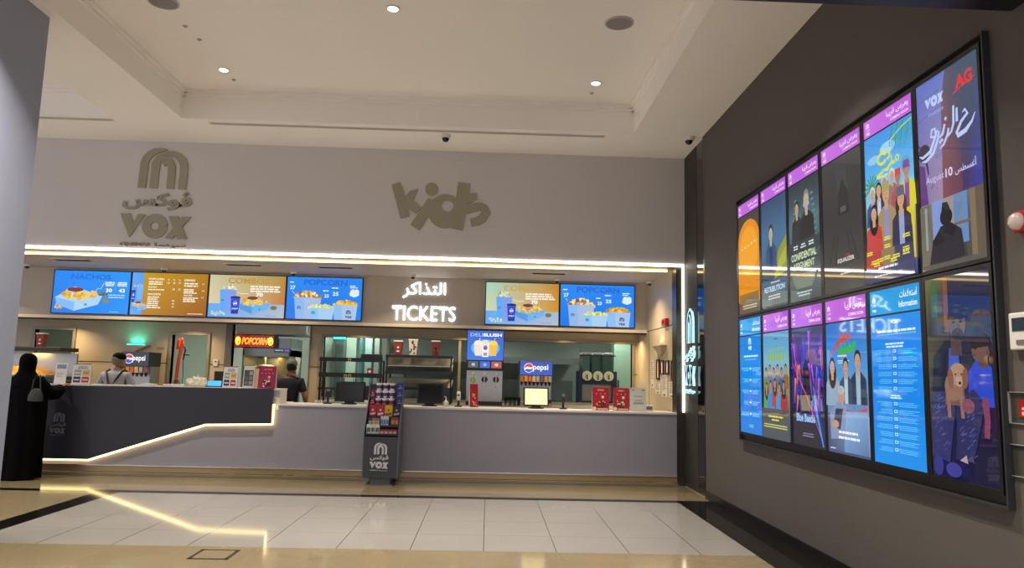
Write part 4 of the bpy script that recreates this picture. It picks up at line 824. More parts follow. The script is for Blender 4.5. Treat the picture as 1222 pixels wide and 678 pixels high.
g = G(); lp = [(XN+.012, 1.08), (XN+.012, .79), (nav[3][0], nav[3][1]-.012), (nav[4][0], nav[4][1]-.012), (XL+.01, .213)]
for q in ribbon(lp, .03): g.prism(q, YF-.045, YF-.012, M_ledw)
g.ob('led_edge', t, label='glowing warm light strip following the navy edge')
nt_ = t; t = [o for o in C.objects if o.name == 'service_counter'][0]
G().box(XL-.06, 2.9, YF-.015, YF+.0, .05, .14, M_bronze).box(XL-.02, 2.9, YF-.025, YF, .135, .145, M_chrome).ob('kick_plate', t)
G().box(XL-.2, 2.9, YF-.1, YF+.06, 0, .045, F_beige).ob('base_ledge', t, bev=.004)
t = nt_; a = bounds((60, 79), (488, 520), YF-.08); wv = a[2]-a[0]
cinema_sign(t, a[0], a[1], wv, YF-.086, YF-.078, mat('panel_logo_grey', '#77777c', .5), None, True, ('panel_emblem', 'panel_arabic', 'panel_latin', 'panel_small_text'))
# back counter inside
g = G(); g.box(-3.0, 2.9, 12.95, 14.3, 1.02, 1.06, M_steel); bc = thing('back_counter', 'stainless steel back counter below the serving window', 'counter', (0, 0, 0)); g.ob('worktop', bc)
G().box(-3.0, 2.9, 13.05, 14.3, 0, 1.02, mat('cabinet_grey', '#55534e', .5)).ob('body', bc)
g = G(); g.box(-11, -5.1, 13.3, 14.3, 1.0, 1.04, M_steel); bc = thing('back_counter', 'steel back counter along the wall behind the navy section', 'counter', (0, 0, 0)); g.ob('worktop', bc)
G().box(-11, -5.1, 13.4, 14.3, 0, 1.0, MATS['cabinet_grey']).ob('body', bc)

# ---------------------------------------------------------------- things on and behind the counter
def crect(x0, y0, x1, y1, Y): a = bounds((x0, x1), (y0, y1), Y); return a
def monitor(name, lb, x, y, z, w, h, rz=0, lit=None, tilt=.18):
    """point of sale screen seen on its foot"""
    t = thing(name, lb, 'monitor', (x, y, z), rz, 'till monitors on the counter')
    G().lathe([(.10, 0), (.10, .012), (.05, .02), (.04, .03)], M_dark, n=24, sx=1.2).ob('base', t, smooth=True)
    G().box(-.07, .07, -.02, .05, .01, .08, M_dark).ob('neck', t, bev=.005)
    g = G(); zb, dz = .04, h
    g.xprism([(-.03, zb), (.02, zb-.005), (.02+tilt*dz, zb+dz-.005), (-.03+tilt*dz, zb+dz)], -w/2, w/2, M_dark); g.ob('housing', t, bev=.006)
    m = mat('lit_till_screen', '#f0e8b0', .3, emit='#f3ecaa', es=.75) if lit else mat('till_screen_off', '#232623', .12)
    b = .022; n = (-.0315, 0); g = G(); g.add([(-w/2+b, -.0315+tilt*b, zb+b), (w/2-b, -.0315+tilt*b, zb+b), (w/2-b, -.0315+tilt*(dz-b), zb+dz-b), (-w/2+b, -.0315+tilt*(dz-b), zb+dz-b)], [(0, 1, 2, 3)], m); g.ob('screen', t)
    g = G().box(w/2-.02, w/2+.10, .02, .06, zb+.03, zb+h*.8, M_dark) if not lit else G().box(w/2, w/2+.05, 0, .05, zb+.04, zb+.10, M_dark)
    g.ob('customer_display' if not lit else 'card_slot', t); return t
x0, z0, x1, z1 = crect(399, 457, 435, 480, 11.7)
monitor('till_monitor', 'dark till monitor left of the sweets stand, on the white counter', (x0+x1)/2, 11.72, ZT, x1-x0, .31, -.12)
x0, z0, x1, z1 = crect(498, 458, 528, 480, 11.7)
monitor('till_monitor', 'dark till monitor just right of the sweets stand', (x0+x1)/2, 11.72, ZT, x1-x0, .31)
x0, z0, x1, z1 = crect(625, 460, 655, 480, 11.7)
monitor('till_monitor', 'till monitor with a glowing pale yellow screen before the cola dispenser', (x0+x1)/2, 11.72, ZT, x1-x0, .29, .05, True)
def scanner(px, lb, tall=.22, hold=None, py=484):
    x = at(px, py, Y=11.7)[0]; t = thing('card_reader' if not hold else 'barcode_scanner', lb, 'card reader' if not hold else 'scanner', (x, 11.7, ZT), 0, 'readers on the counter')
    if hold: 
        G().lathe([(.06, 0), (.06, .015), (.02, .03), (.015, .1)], M_dark, n=20).ob('base', t, smooth=True)
        G().xprism([(-.05, .1), (.03, .1), (.05, .2), (.02, .24), (-.04, .22), (-.07, .16)], -.03, .03, M_wh if hold == 2 else M_dark).ob('head', t, bev=.01); G().box(-.02, .02, -.065, -.05, .15, .19, M_blackg).ob('window', t)
    else:
        G().box(-.06, .06, -.05, .05, 0, .02, M_dark).box(-.015, .015, -.015, .015, .02, .12, M_dark).ob('stand', t, bev=.004)
        G().xprism([(-.03, .1), (.01, .1), (.05, tall), (.01, tall+.01)], -.045, .045, M_dark).ob('keypad_body', t, bev=.006); G().box(-.03, .03, -.01, .004, tall-.06, tall-.02, M_gray).ob('display', t)
scanner(391, 'dark card reader on a stand at the left end of the white counter', .25)
scanner(547, 'white and black barcode scanner right of the second till monitor', hold=2)
scanner(672, 'black barcode scanner on a foot right of the lit till', hold=1)
x = at(532, 484, Y=11.6)[0]
G().lathe([(.03, 0), (.035, .01), (.035, .08), (.012, .1), (.012, .13)], M_wh, n=18).tube([(0, 0, .13), (0, 0, .15), (-.03, -.01, .155)], .006, M_wh).ob('sanitizer_bottle', loc=(x, 11.62, ZT), smooth=True, label='small white pump bottle between second till and scanner', cat='bottle')
# printed cards
def card(name, lb, cat, px0, py0, px1, py1, Y, z, fn, tent=True, m=None, lean=.10, group=None, rz=0, th=.004):
    x0, z0, x1, z1 = bounds((px0, px1), (py0, py1), Y); w, h = x1-x0, (z1-z if z1 > z+.05 else .3)
    t = thing(name, lb, cat, ((x0+x1)/2, Y, z), rz, group)
    g = G().xprism([(0, 0), (th, 0), (h*lean+th, h), (h*lean, h)], -w/2, w/2, M_paper)
    if tent: g.xprism([(h*lean*2, 0), (h*lean*2+th, 0), (h*lean+th, h), (h*lean, h)], -w/2, w/2, M_paper)
    g.ob('card', t); p = Pic(); fn(p, w, h); d = p.ob('printed_face', PRN, t, (-w/2, -.0015, 0)); d.rotation_euler = (-math.atan(lean), 0, 0); return t
def f_red(p, w, h):
    p.rect(0, 0, w, h, '#b01528'); p.lines(w*.28, w*.72, h*.84, h*.07, '#e0909a', 1, 1, 'c')
    for i in range(3): p.ell(w*(.25+.25*i), h*.72, w*.03, h*.02, '#f0c8c8')
    p.rect(w*.55, h*.52, w*.7, h*.63, '#f0d8d8'); p.ell(w*.5, h*.25, w*.3, h*.14, '#6a2018'); p.blobs(lambda: (w*random.uniform(.25, .75), h*random.uniform(.22, .42)), 16, w*.06, ['#f0e0c0', '#d88858', '#e8d0a0', '#4a1814'])
    p.ell(w*.12, h*.08, w*.12, h*.08, '#e8d8b8'); p.rect(w*.3, h*.02, w*.95, h*.1, '#e0b890')
def f_white(p, w, h):
    p.rect(0, 0, w, h, '#d6d2c8'); p.rect(w*.08, h*.88, w*.25, h*.93, '#7a7a80'); p.rect(w*.75, h*.88, w*.92, h*.93, '#7a7a80'); p.lines(w*.2, w*.8, h*.62, h*.03, '#8c8884', 1, 1, 'c', 1); p.rect(w*.16, h*.3, w*.84, h*.38, '#a09a98'); p.lines(w*.2, w*.8, h*.46, h*.02, '#8c8884', 2, 2, 'c')
def f_squares(p, w, h):
    p.rect(0, 0, w, h, '#d8d4cc'); p.rect(0, h*.96, w, h, '#8a3040'); p.lines(w*.2, w*.85, h*.82, h*.05, '#7a7c90', 2, 1.5, 'c')
    for (a, b, c) in ((.08, .42, '#8fa088'), (.54, .42, '#c8a868'), (.08, .08, '#24325c'), (.54, .08, '#b8323c')): p.rect(w*a, h*b, w*(a+.38), h*(b+.28), c); p.rect(w*(a+.05), h*(b+.1), w*(a+.33), h*(b+.16), '#d8d4cc' if c != '#c8a868' else '#a88040')
def f_photo(p, w, h):
    p.rect(0, 0, w, h, '#c8c4bc'); p.rect(w*.08, h*.1, w*.92, h*.82, '#3c3c40'); [p.rect(w*(.14+.4*(i % 2)), h*(.15+.22*(i//2)), w*(.46+.4*(i % 2)), h*(.32+.22*(i//2)), c) for i, c in enumerate(['#6a6460', '#8a8480', '#54585c', '#787068', '#48484c', '#9a948c'])]
def f_plain(p, w, h): p.rect(0, 0, w, h, '#d8d6d4'); p.rect(w*.1, h*.72, w*.9, h*.92, '#8890a0'); p.lines(w*.15, w*.8, h*.5, h*.03, '#a8a8a8', 4, 2)
def f_side(p, w, h): p.rect(0, 0, w, h, '#b81c28'); p.blobs(lambda: (w*random.uniform(.2, .8), h*random.uniform(.05, .9)), 14, w*.12, ['#e8c0b8', '#d87070'])
card('promo_card', 'red promotional card standing on the counter, left one of the right pair', 'promo card', 707, 462, 727, 489, 11.55, ZT, f_red, True, group='red and white cards at the right counter end')
card('promo_card', 'red promotional tent card just left of the white card', 'promo card', 732, 463, 751, 489, 11.6, ZT, f_red, True, group='red and white cards at the right counter end', rz=-.12)
card('notice_card', 'white notice card at the right end of the counter', 'card', 753, 463, 771, 490, 11.55, ZT, f_white, True, group='red and white cards at the right counter end')
t = card('promo_card', 'red and cream tent card turned sideways below the slush screen', 'promo card', 561, 458, 571, 485, 11.7, ZT, f_side, True, rz=.25, lean=.14)
ZR = 1.31
card('price_card', 'plain white upright card at the left end of the navy counter', 'card', 65, 433, 79, 459, 11.5, ZR, f_plain, False, group='cards on the raised counter shelf')
card('price_card', 'white card with four coloured squares beside the man in suspenders', 'card', 86, 434, 108, 459, 11.5, ZR, f_squares, True, group='cards on the raised counter shelf')
card('price_card', 'white card with four coloured squares right of the blue laptop', 'card', 266, 437, 283, 463, 11.5, ZR, f_squares, True, group='cards on the raised counter shelf')
card('photo_card', 'grey card with small dark photographs between square card and magenta box', 'card', 290, 437, 303, 463, 11.5, ZR, f_photo, True, group='cards on the raised counter shelf')
def f_mag(p, w, h):
    p.rect(0, 0, w, h, '#8c1440'); p.lines(w*.25, w*.75, h*.82, h*.07, '#c85878', 1, 1, 'c'); [p.ell(w*(.2+.2*i), h*.68, w*.025, h*.02, '#e8b0b8') for i in range(4)]
    p.rect(w*.55, h*.46, w*.68, h*.56, '#e0a8b8'); p.ell(w*.5, h*.22, w*.26, h*.14, '#3c1420'); p.blobs(lambda: (w*random.uniform(.3, .7), h*random.uniform(.08, .4)), 14, w*.05, ['#e8c8a0', '#b84848', '#f0e0c8'])
card('promo_box', 'magenta promotional box card right of the photo card', 'promo card', 308, 437, 329, 463, 11.5, ZR, f_mag, True, lean=.12)
card('leaflet_card', 'thin beige card edge between photo card and magenta box', 'card', 303, 440, 308, 463, 11.52, ZR, lambda p, w, h: p.rect(0, 0, w, h, '#c8a888'), True, group='cards on the raised counter shelf')
# laptop with a blue screen
x = at(256, 460, Y=11.6)[0]; t = thing('laptop', 'small open laptop glowing blue on the raised counter', 'laptop', (x, 11.58, ZR), .1)
G().box(-.12, .12, -.02, .14, 0, .015, M_dark).ob('base', t, bev=.003); G().xprism([(.0, .012), (.008, .012), (.045, .10), (.037, .10)], -.11, .11, M_dark).ob('lid', t)
g = G(); g.add([(-.10, -.002, .018), (.10, -.002, .018), (.10, .0335, .095), (-.10, .0335, .095)], [(0, 1, 2, 3)], mat('laptop_blue', '#3090f0', .3, emit='#48a8ff', es=.9)); g.ob('screen', t)
G().box(x-.16, x+.14, 12.0, 12.03, 1.2, 1.55, mat('cupboard_dark', '#1c120e', .5)).box(x-.04, x+.02, 12.03, 12.06, ZT, 1.4, M_black).box(x-.1, x+.08, 11.95, 12.15, ZT, ZT+.015, M_black).ob('back_monitor', label='dark monitor back standing behind the blue laptop', cat='monitor')
# white paper bag with tied top and flat trays
x = at(235, 458, Y=11.55)[0]
def bagring(z, rx, ry, a): return lambda th: (rx*cos(th)*(1+a*sin(5*th)), ry*sin(th)*(1+a*cos(4*th)), z)
rb_ = random.Random(11)
def crumple(z, rx, ry, a):
    k = [rb_.uniform(-a, a) for _ in range(33)]
    return lambda th: (rx*cos(th)*(1+k[int(th/2/pi*32)]), ry*sin(th)*(1+k[int(th/2/pi*32)]), z+.3*rx*k[int(th/2/pi*32)])
G().loft([crumple(0, .1, .06, .02), crumple(.03, .14, .08, .08), crumple(.06, .15, .08, .12), crumple(.09, .15, .07, .16), crumple(.115, .12, .06, .25), crumple(.13, .07, .04, .4), crumple(.15, .03, .02, .9)], mat('bag_paper', '#e0d8c0', .8)).tube([(.0, 0, .12), (.01, 0, .19)], [.02, .004], MATS['bag_paper']).tube([(-.05, 0, .11), (-.06, 0, .165)], [.02, .004], MATS['bag_paper']).tube([(.1, 0, .08), (.12, 0, .14)], [.03, .01], MATS['bag_paper']).ob('snack_bag', loc=(x, 11.55, ZR), label='crumpled cream paper bag on the raised counter before the door', cat='bag')
for px, w_, lb in ((210, .15, 'flat white tray on the raised counter below the red lit door edge'), (178, .08, 'small flat white box beside the cola dispenser on the raised counter')):
    x = at(px, 460, Y=11.55)[0]; ty_ = thing('serving_tray', lb, 'tray', (x, 11.55, ZR), 0, 'flat trays on the raised counter'); G().box(-w_, w_, -.08, .08, 0, .03, M_wh, -.01, -.01).box(-w_+.02, w_-.02, -.06, .06, .03, .032, M_paper).ob('tray', ty_, bev=.003)
    if w_ > .1: G().lathe([(.06, 0), (.055, .04), (.035, .065), (.01, .07)], glass('clear_plastic', '#d8dcd8', .25), (0, 0, .032), n=20).ob('lid', ty_, smooth=True, label='clear domed lid')
# small white cups in a row on the white counter
for i in range(8):
    px = 376+i*2.4 if i < 4 else 431+(i-4)*3; x = at(px, 480, Y=11.85)[0]
    G().lathe([(.009, 0), (.012, .045), (.0125, .047), (.009, .046), (.007, .01)], M_wh, n=10).ob('sauce_cup', loc=(x, 11.88, ZT), smooth=True, label='tiny white cup in the row beside the left till monitor' if i < 4 else 'tiny white cup in the row right of the left till monitor', cat='cup', group='sauce cups left of the till' if i < 4 else 'sauce cups right of the till')

# drink dispensers
def pepsi(name, lb, px0, py0, px1, Y, zc, wf, lit, nv=8):
    x0 = at(px0, py0, Y=Y)[0]; x1 = at(px1, py0, Y=Y)[0]; w = x1-x0; zt = at((px0+px1)/2, py0, Y=Y)[2]; h = zt-zc
    t = thing(name, lb, 'drink dispenser', ((x0+x1)/2, Y, zc)); 
    G().box(-w/2, w/2, .12, .5, 0, h*.72, M_steel).box(-w/2, w/2, -.04, .5, 0, .08, M_steel).ob('body', t, bev=.006)
    G().box(-w/2-.01, w/2+.01, 0, .5, h*.68, h, mat('dispenser_blue' if lit else 'dispenser_black', '#0c2a6c' if lit else '#101218', .3)).ob('header', t, bev=.006)
    p = Pic(); W = w; hh = h*.30; p.rect(0, 0, W, hh, ['#0a50c0', '#0a4cb8', '#0c3e9c', '#0a48b0'] if lit else ['#0a1020', '#0a1020', '#0c1428', '#0c1428'])
    cx, cy, r = W*.27, hh*.52, hh*.36
    if lit or 1:
        p.ell(cx, cy, r, r, '#f4f4f8', 24); p.poly([(cx+r*.88*cos(a), cy+r*.88*sin(a)) for a in [radians(q) for q in range(15, 186, 10)]]+[(cx-r*.3, cy+r*.25), (cx+r*.4, cy+r*.1)], '#d8243c'); p.poly([(cx+r*.88*cos(a), cy+r*.88*sin(a)) for a in [radians(q) for q in range(205, 356, 10)]]+[(cx+r*.3, cy-r*.32), (cx-r*.3, cy-r*.2)], '#1648b8')
    p.text('pepsi', W*.40, hh*.26, W*.88, hh*.78, '#ffffff', .02); p.ob('logo_panel', SCR, t, (-w/2, -.001, h*.69))
    cs = ['#a06838', '#c09048', '#c86838', '#b8b090', '#a8a088', '#6c5468', '#b08850', '#909488']
    for i in range(nv):
        x = -w/2+w*(i+.5)/nv; q = w/nv*.4
        G().box(x-q, x+q, -.01, .10, h*.54, h*.67, mat('valve_label_%d' % i, cs[i], .4)).ob('valve', t); G().lathe([(q*.9, 0), (q*.9, -.02), (q*.5, -.05), (q*.4, -.07)], M_black, (x, .04, h*.54), 12).ob('nozzle', t.children[-1])
    return t
pepsi('cola_dispenser', 'cola dispenser with bright blue logo panel behind the lit till', 621, 431, 659, 13.3, 1.06, 0, True)
pepsi('cola_dispenser', 'darker cola dispenser with black logo panel behind the man in suspenders', 146, 420, 178, 13.75, 1.04, 0, False, 6)
# slush machine with its bright screen
x0, x1 = at(557, 440, Y=13.3)[0], at(600, 440, Y=13.3)[0]; zt1, zb1 = at(578, 394, Y=13.25)[2], at(578, 442, Y=13.25)[2]; w = x1-x0
t = thing('slush_machine', 'slush machine with tall bright blue screen and three round taps', 'slush machine', ((x0+x1)/2, 13.3, 1.06))
G().box(-w/2, w/2, .0, .5, 0, zb1-1.06, M_steel).box(-w/2, w/2, -.12, 0, 0, .07, M_dark).ob('body', t, bev=.006); h = zt1-zb1
G().box(-w/2-.01, w/2+.01, -.05, .3, zb1-1.06, zt1-1.06, M_black).ob('screen_housing', t, bev=.006)
p = Pic(); p.rect(0, h*.25, w, h*.98, ['#1470e0', '#1068d8', '#0c50c0', '#1058c8']); p.ell(w*.5, h*.55, w*.4, h*.22, '#30b8f8'); p.ell(w*.5, h*.53, w*.33, h*.17, '#70e0ff')
p.text('DELI', w*.08, h*.84, w*.42, h*.92, '#a8d8ff', 0); p.text('SLUSH', w*.43, h*.84, w*.95, h*.92, '#ffffff', .04)
for cx, c1, c2 in ((.3, '#f8dcc8', '#f8ecd8'), (.72, '#f8b818', '#ffd840')): p.poly([(w*(cx-.08), h*.36), (w*(cx+.08), h*.36), (w*(cx+.12), h*.66), (w*(cx-.12), h*.66)], c1); p.ell(w*cx, h*.68, w*.11, h*.06, c2); p.stroke([(w*cx, h*.68), (w*(cx+.05), h*.8)], w*.02, c1)
p.poly([(w*.42, h*.33), (w*.58, h*.33), (w*.61, h*.68), (w*.39, h*.68)], '#f4f0f4'); p.ell(w*.5, h*.7, w*.1, h*.05, '#f8d8c8'); p.ell(w*.5, h*.56, w*.06, h*.06, '#d83048'); p.ell(w*.5, h*.54, w*.05, h*.035, '#2050c0'); p.rect(w*.45, h*.36, w*.55, h*.44, '#d87080')
for i, c in enumerate(('#3c4c48', '#2858c8', '#b04838')): p.rect(w*(.04+.32*i), h*.06, w*(.32+.32*i), h*.22, c); p.ell(w*(.18+.32*i), h*.14, w*.05, h*.04, '#a8b8b8' if i == 0 else '#80a8f0' if i == 1 else '#f0c0a8')
p.ob('display', SCR, t, (-w/2, -.051, zb1-1.06))
for i, c in enumerate(('#7ab020', '#141416', '#141416')):
    x = -w/2+w*(.18+.32*i); q = G().lathe([(.055, 0), (.055, -.02), (.04, -.035), (.001, -.035)], mat('tap_disc_%d' % (i > 0), c, .35), (x, -.0, zb1-1.06-.16), 20, 'y').ob('tap', t, smooth=True); G().tube([(x, -.04, zb1-1.06-.08), (x, -.05, zb1-1.06-.2), (x, -.04, zb1-1.06-.3)], .009, M_chrome).ball(.012, (x, -.04, zb1-1.06-.06), M_wh, 10).ob('handle', q, smooth=True)
# glasses beside it
for i in range(4):
    x = at(604+5*i, 470, Y=13.3)[0]; G().lathe([(.03, 0), (.036, .14), (.037, .15), (.033, .15), (.028, .01)], glass('clear_plastic', '#d8dcd8', .25), n=14).ob('plastic_cup', loc=(x, 13.25, 1.06), smooth=True, label='clear stacked plastic cup between slush machine and cola dispenser', cat='cup', group='clear cups between the machines')
# three-bowl slush machine behind the glass
Y = 15.1; x0, x1 = at(692, 440, Y=Y)[0], at(735, 440, Y=Y)[0]; w = x1-x0
G().box(x0-.4, 3.4, 14.8, 15.7, 0, 1.0, MATS['cabinet_grey']).box(x0-.42, 3.4, 14.78, 15.72, 1.0, 1.04, M_steel).ob('kitchen_table', label='steel table behind the glass under the three bowl machine', cat='table')
t = thing('bowl_machine', 'three bowl frozen drink machine with white round discs behind the right glass', 'slush machine', ((x0+x1)/2, Y, 1.04)); mb = mat('machine_navy', '#1a2450', .4)
zd = at(714, 449, Y=Y)[2]-1.04; zu = at(714, 424, Y=Y)[2]-1.04
G().box(-w/2-.02, -w/2+.05, -.02, .5, 0, zd+.1, mb).box(w/2-.05, w/2+.02, -.02, .5, 0, zd+.1, mb).box(-w/2, w/2, 0, .5, zd-.17, zd-.06, mb).box(-w/2, w/2, -.05, .5, 0, .08, mb).box(-w/2+.05, w/2-.05, .15, .5, .08, zd-.17, M_steel).ob('body', t, bev=.004)
for i in range(3):
    x = -w/2+w*(.2+.3*i); q = G().box(x-.1, x+.1, .05, .5, zd-.06, zu, glass('bowl_plastic', '#c8d4d0', .3)).ob('bowl', t); G().lathe([(.1, 0), (.1, -.02), (.09, -.03), (.001, -.03)], M_wh, (x, -.005, zd), 24, 'y').box(x-.012, x+.012, -.05, -.03, zd-.07, zd+.03, M_black).box(x-.04, x-.03, -.04, -.03, zd-.05, zd+.05, M_gray).ob('disc', q, smooth=True)
    G().box(x-.1, x+.1, .04, .5, zu, zu+.05, M_wh).ob('lid', q, bev=.01)
G().box(-w/2, w/2, .0, .05, zu-.02, zu, M_dark).ob('rail', t)

# black racks with steel shelves
def rack(lb, px0, px1, Y, zt, levels, deep, m, tilt=.0):
    x0, x1 = at(px0, 450, Y=Y)[0], at(px1, 450, Y=Y)[0]; t = thing('display_rack', lb, 'rack', (x0, Y, 1.06)); w = x1-x0
    for x in (0, w-.03):
        for y in (0, deep): G().box(x, x+.03, y, y+.03, 0, zt-1.06, M_black).ob('post', t)
    for i_, (z, hh) in enumerate(levels):
        z -= 1.06; o_ = tilt+.01 if i_ == 0 else 0; s = G().box(-.01, w+.01, -.02, .0, z-hh, z, M_black).ob('shelf_front', t); G().xprism([(0, z-hh*.6-o_), (deep, z-hh*.6+tilt-o_), (deep, z-hh*.6+tilt+.012-o_), (0, z-hh*.6+.012-o_)], 0, w, m).ob('shelf', t)
    return t, x0, x1
zz = lambda px, py, Y: at(px, py, Y=Y)[2]
Yr = 13.2
rack('low black shelf rack with tag holders in front of the left window half', 381, 455, Yr, zz(418, 430, Yr), [(zz(418, 427, Yr), .07), (zz(418, 445, Yr), .08), (zz(418, 463, Yr), .04)], .35, M_dark)
x = at(442, 430, Y=Yr)[0]; G().box(-.17, .17, 0, .3, 0, .07, M_black).box(-.17, .17, -.004, 0, .01, .06, M_dark).ob('black_tray', loc=(x, Yr+.01, zz(418, 427, Yr)+.002), bev=.004, label='flat black tray box on top of the low black rack', cat='tray')
for px, py, n, lb in ((417, 430, 1, 'small yellow tag on the top bar of the low rack'), (412, 449, 1, 'left yellow tag on the middle bar of the low rack'), (417, 449, 1, 'right yellow tag on the middle bar of the low rack')):
    a = at(px, py, Y=Yr-.03); G().box(-.025, .025, -.008, 0, -.03, .03, mat('tag_yellow', '#b8a850', .5)).box(-.015, .015, -.009, -.008, -.015, .015, M_dark).ob('price_tag', loc=(a[0], Yr-.021, a[2]), label=lb, cat='tag', group='rack price tags')
t, x0, x1 = rack('tall black rack with sloping steel shelves behind the second till', 460, 539, Yr, zz(500, 425, Yr), [(zz(500, 424, Yr), .05), (zz(500, 443, Yr), .06), (zz(500, 462, Yr), .05)], .5, M_steel, .16)
def bucket3(lb, px, py0, py1, Y, z, col, m2, w_=.075, deco=None):
    x = at(px, (py0+py1)/2, Y=Y)[0]; h = at(px, py0, Y=Y)[2]-at(px, py1, Y=Y)[2]
    t = thing('popcorn_bucket', lb, 'popcorn bucket', (x, Y+.08, z), 0, 'popcorn buckets on display')
    r = w_; G().add([(-r*.75, -r*.75, 0), (r*.75, -r*.75, 0), (r*.75, r*.75, 0), (-r*.75, r*.75, 0), (-r, -r, h), (r, -r, h), (r, r, h), (-r, r, h)], [(3, 2, 1, 0), (0, 1, 5, 4), (1, 2, 6, 5), (2, 3, 7, 6), (3, 0, 4, 7)], mat('bucket_'+col[1:], col, .5)).ob('body', t)
    G().box(-r-.004, r+.004, -r-.004, -r+.004, h-.02, h, M_wh).box(-r-.004, r+.004, r-.004, r+.004, h-.02, h, M_wh).box(-r-.004, -r+.004, -r, r, h-.02, h, M_wh).box(r-.004, r+.004, -r, r, h-.02, h, M_wh).ob('rim', t)
    g = G(); 
    if deco: 
        for i in range(14): a, b = random.uniform(-r*.7, r*.7), random.uniform(h*.1, h*.85); g.box(a-.012, a+.012, -r*.75-.25*r*b/h-.004, -r*.7, b-.012, b+.012, deco)
    else: g.ball(r*.3, (0, -r*.8, h*.5), m2, 12).box(-r*.3, r*.3, -r*.95, -r*.7, h*.2, h*.3, m2)
    g.ob('print', t); return t
zt_ = zz(500, 424, Yr)
bucket3('red popcorn bucket, leftmost on top of the tall rack', 475, 404, 421, Yr, zt_, '#7c2c28', M_wh); bucket3('white speckled popcorn bucket in the middle of the rack top', 493, 402, 421, Yr, zt_, '#c8c4bc', M_wh, .08, M_dark); bucket3('dark red popcorn bucket, rightmost on top of the tall rack', 520, 403, 421, Yr, zt_, '#6c2426', M_dark)
G().box(-.05, .05, 0, .05, 0, .12, M_red).ball(.03, (0, -.005, .06), M_wh, 12).ob('gift_box', loc=(at(441, 440, Y=Yr)[0], Yr+.05, zz(418, 445, Yr)-.035), label='small red box with white dot on the low rack', cat='box')
# left display warmer
Y = 13.6; x0, x1 = at(-30, 430, Y=Y)[0], at(75, 430, Y=Y)[0]; t = thing('food_warmer', 'heated nacho display cabinet with slanted black lids behind the veiled woman', 'food warmer', (x0, Y, 1.04)); w = x1-x0
zt1 = zz(40, 414, Y)-1.04
G().box(0, w, .1, .5, 0, .25, M_black).box(0, w, .45, .5, .25, zt1-.1, M_steel).ob('body', t); G().box(0, w, -.1, .5, zt1-.07, zt1, M_dark).ob('top_lid', t, bev=.01); G().box(0, w, -.12, .45, .28, .34, M_dark).ob('lower_lid', t, bev=.01)
G().box(0, w-.3, .05, .4, .34, .36, M_steel).ob('tray', t)
lamp((x0+w*.5, Y+.2, 1.04+zt1-.09), 5, .3, '#ffd070')
G().loft([(lambda th, k=k: ((.7-.5*k/3)*(1+.08*sin(9*th))*cos(th)+w*.55-.3, .22+(.13-.1*k/3)*sin(th), .36+.05*k)) for k in range(4)], mat('nacho_heap', '#c89838', .7, noise=.5, nscale=40, bump=.6)).ob('nachos', loc=(x0, Y, 1.04), smooth=True, label='heap of yellow nachos under the lamp in the warmer', cat='nachos', kind='stuff')
bucket3('red and white popcorn bucket on top of the food warmer', 47, 394, 411, Y, 1.04+zt1, '#7c2420', M_wh, .07)
G().loft([bagring(0, .3, .1, .03), bagring(.06, .32, .1, .05), bagring(.11, .3, .09, .04), bagring(.12, .1, .02, 0)], mat('napkin_white', '#cfcabc', .9)).ob('napkin_pile', loc=(at(58, 446, Y=13.4)[0], 13.35, 1.04+.12), smooth=True, label='pile of white napkins before the food warmer', cat='napkins')
bpy.data.objects['napkin_pile'].location.z = 1.04
# wall sconce with cyan light
a = at(164, 412, Y=YB); t = thing('wall_sconce', 'triangular wall lamp glowing turquoise above the cola dispenser', 'lamp', (a[0], YB-.003, a[2]))
G().prism([(-.27, 0), (.27, 0), (0, -.12)], -.12, 0, M_cream).ob('shade', t); G().box(-.15, .15, -.1, -.02, 0, .02, mat('cyan_tube', '#20e0c0', .5, emit='#30e8cc', es=3)).ob('tube', t); lamp((a[0], YB-.08, a[2]+.05), 1.2, .25, '#40ffe8', (pi, 0, 0))
a = at(192, 416, Y=YB); G().box(-.08, .08, -.006, 0, -.035, .035, mat('plate_beige', '#a99c82', .5)).box(-.06, .06, -.008, -.006, .005, .015, M_gray).box(-.06, .06, -.008, -.006, -.015, -.005, M_gray).ob('wall_plate', loc=(a[0], YB-.001, a[2]), label='faint grey notice plate on the cream wall left of the door', cat='plate')
a = at(257.5, 433, Y=YB); t = thing('door_access_panel', 'small cream access panel on the wall right of the glass door', 'switch', (a[0], YB-.001, a[2])); G().box(-.045, .045, -.02, 0, -.06, .06, M_wh).ob('housing', t, bev=.004); G().box(-.02, .02, -.022, -.02, .01, .035, M_dark).ob('display', t)
# red neon behind the door glass
M_rn = mat('neon_red', '#ff4020', .5, emit='#ff3c1c', es=1.6); x = D1[0]
nl = thing('neon_lamp', 'dull red neon tube with bright head inside the glass door edge', 'lamp', (0, 0, 0)); G().tube([(x+.08, 14.62, .3), (x+.08, 14.62, 1.3), (x+.1, 14.62, 1.75), (x+.14, 14.62, 2.02), (x+.14, 14.62, 2.12), (x+.08, 14.62, 2.12), (x+.07, 14.62, 1.95)], .035, mat('neon_red_dim', '#a03020', .4, emit='#c03c20', es=.2)).ob('tube', nl)
G().ball(.07, (x+.12, 14.62, 2.08), M_rn, 14, .8, .4, 1.4).ob('lamp_head', nl, smooth=True, label='bright red lamp head')
G().tube([(x+.17, 14.66, 1.75), (x+.2, 14.66, 1.95), (x+.17, 14.66, 2.0)], .015, M_black).box(x+.16, x+.28, 14.65, 14.67, 1.83, 1.85, M_black).tube([(x+.17, 14.66, 1.75), (x+.19, 14.66, 1.4), (x+.17, 14.66, 1.0)], .006, M_black).ob('hanging_cable', label='thin black cable and bracket seen through the glass door', cat='cable')

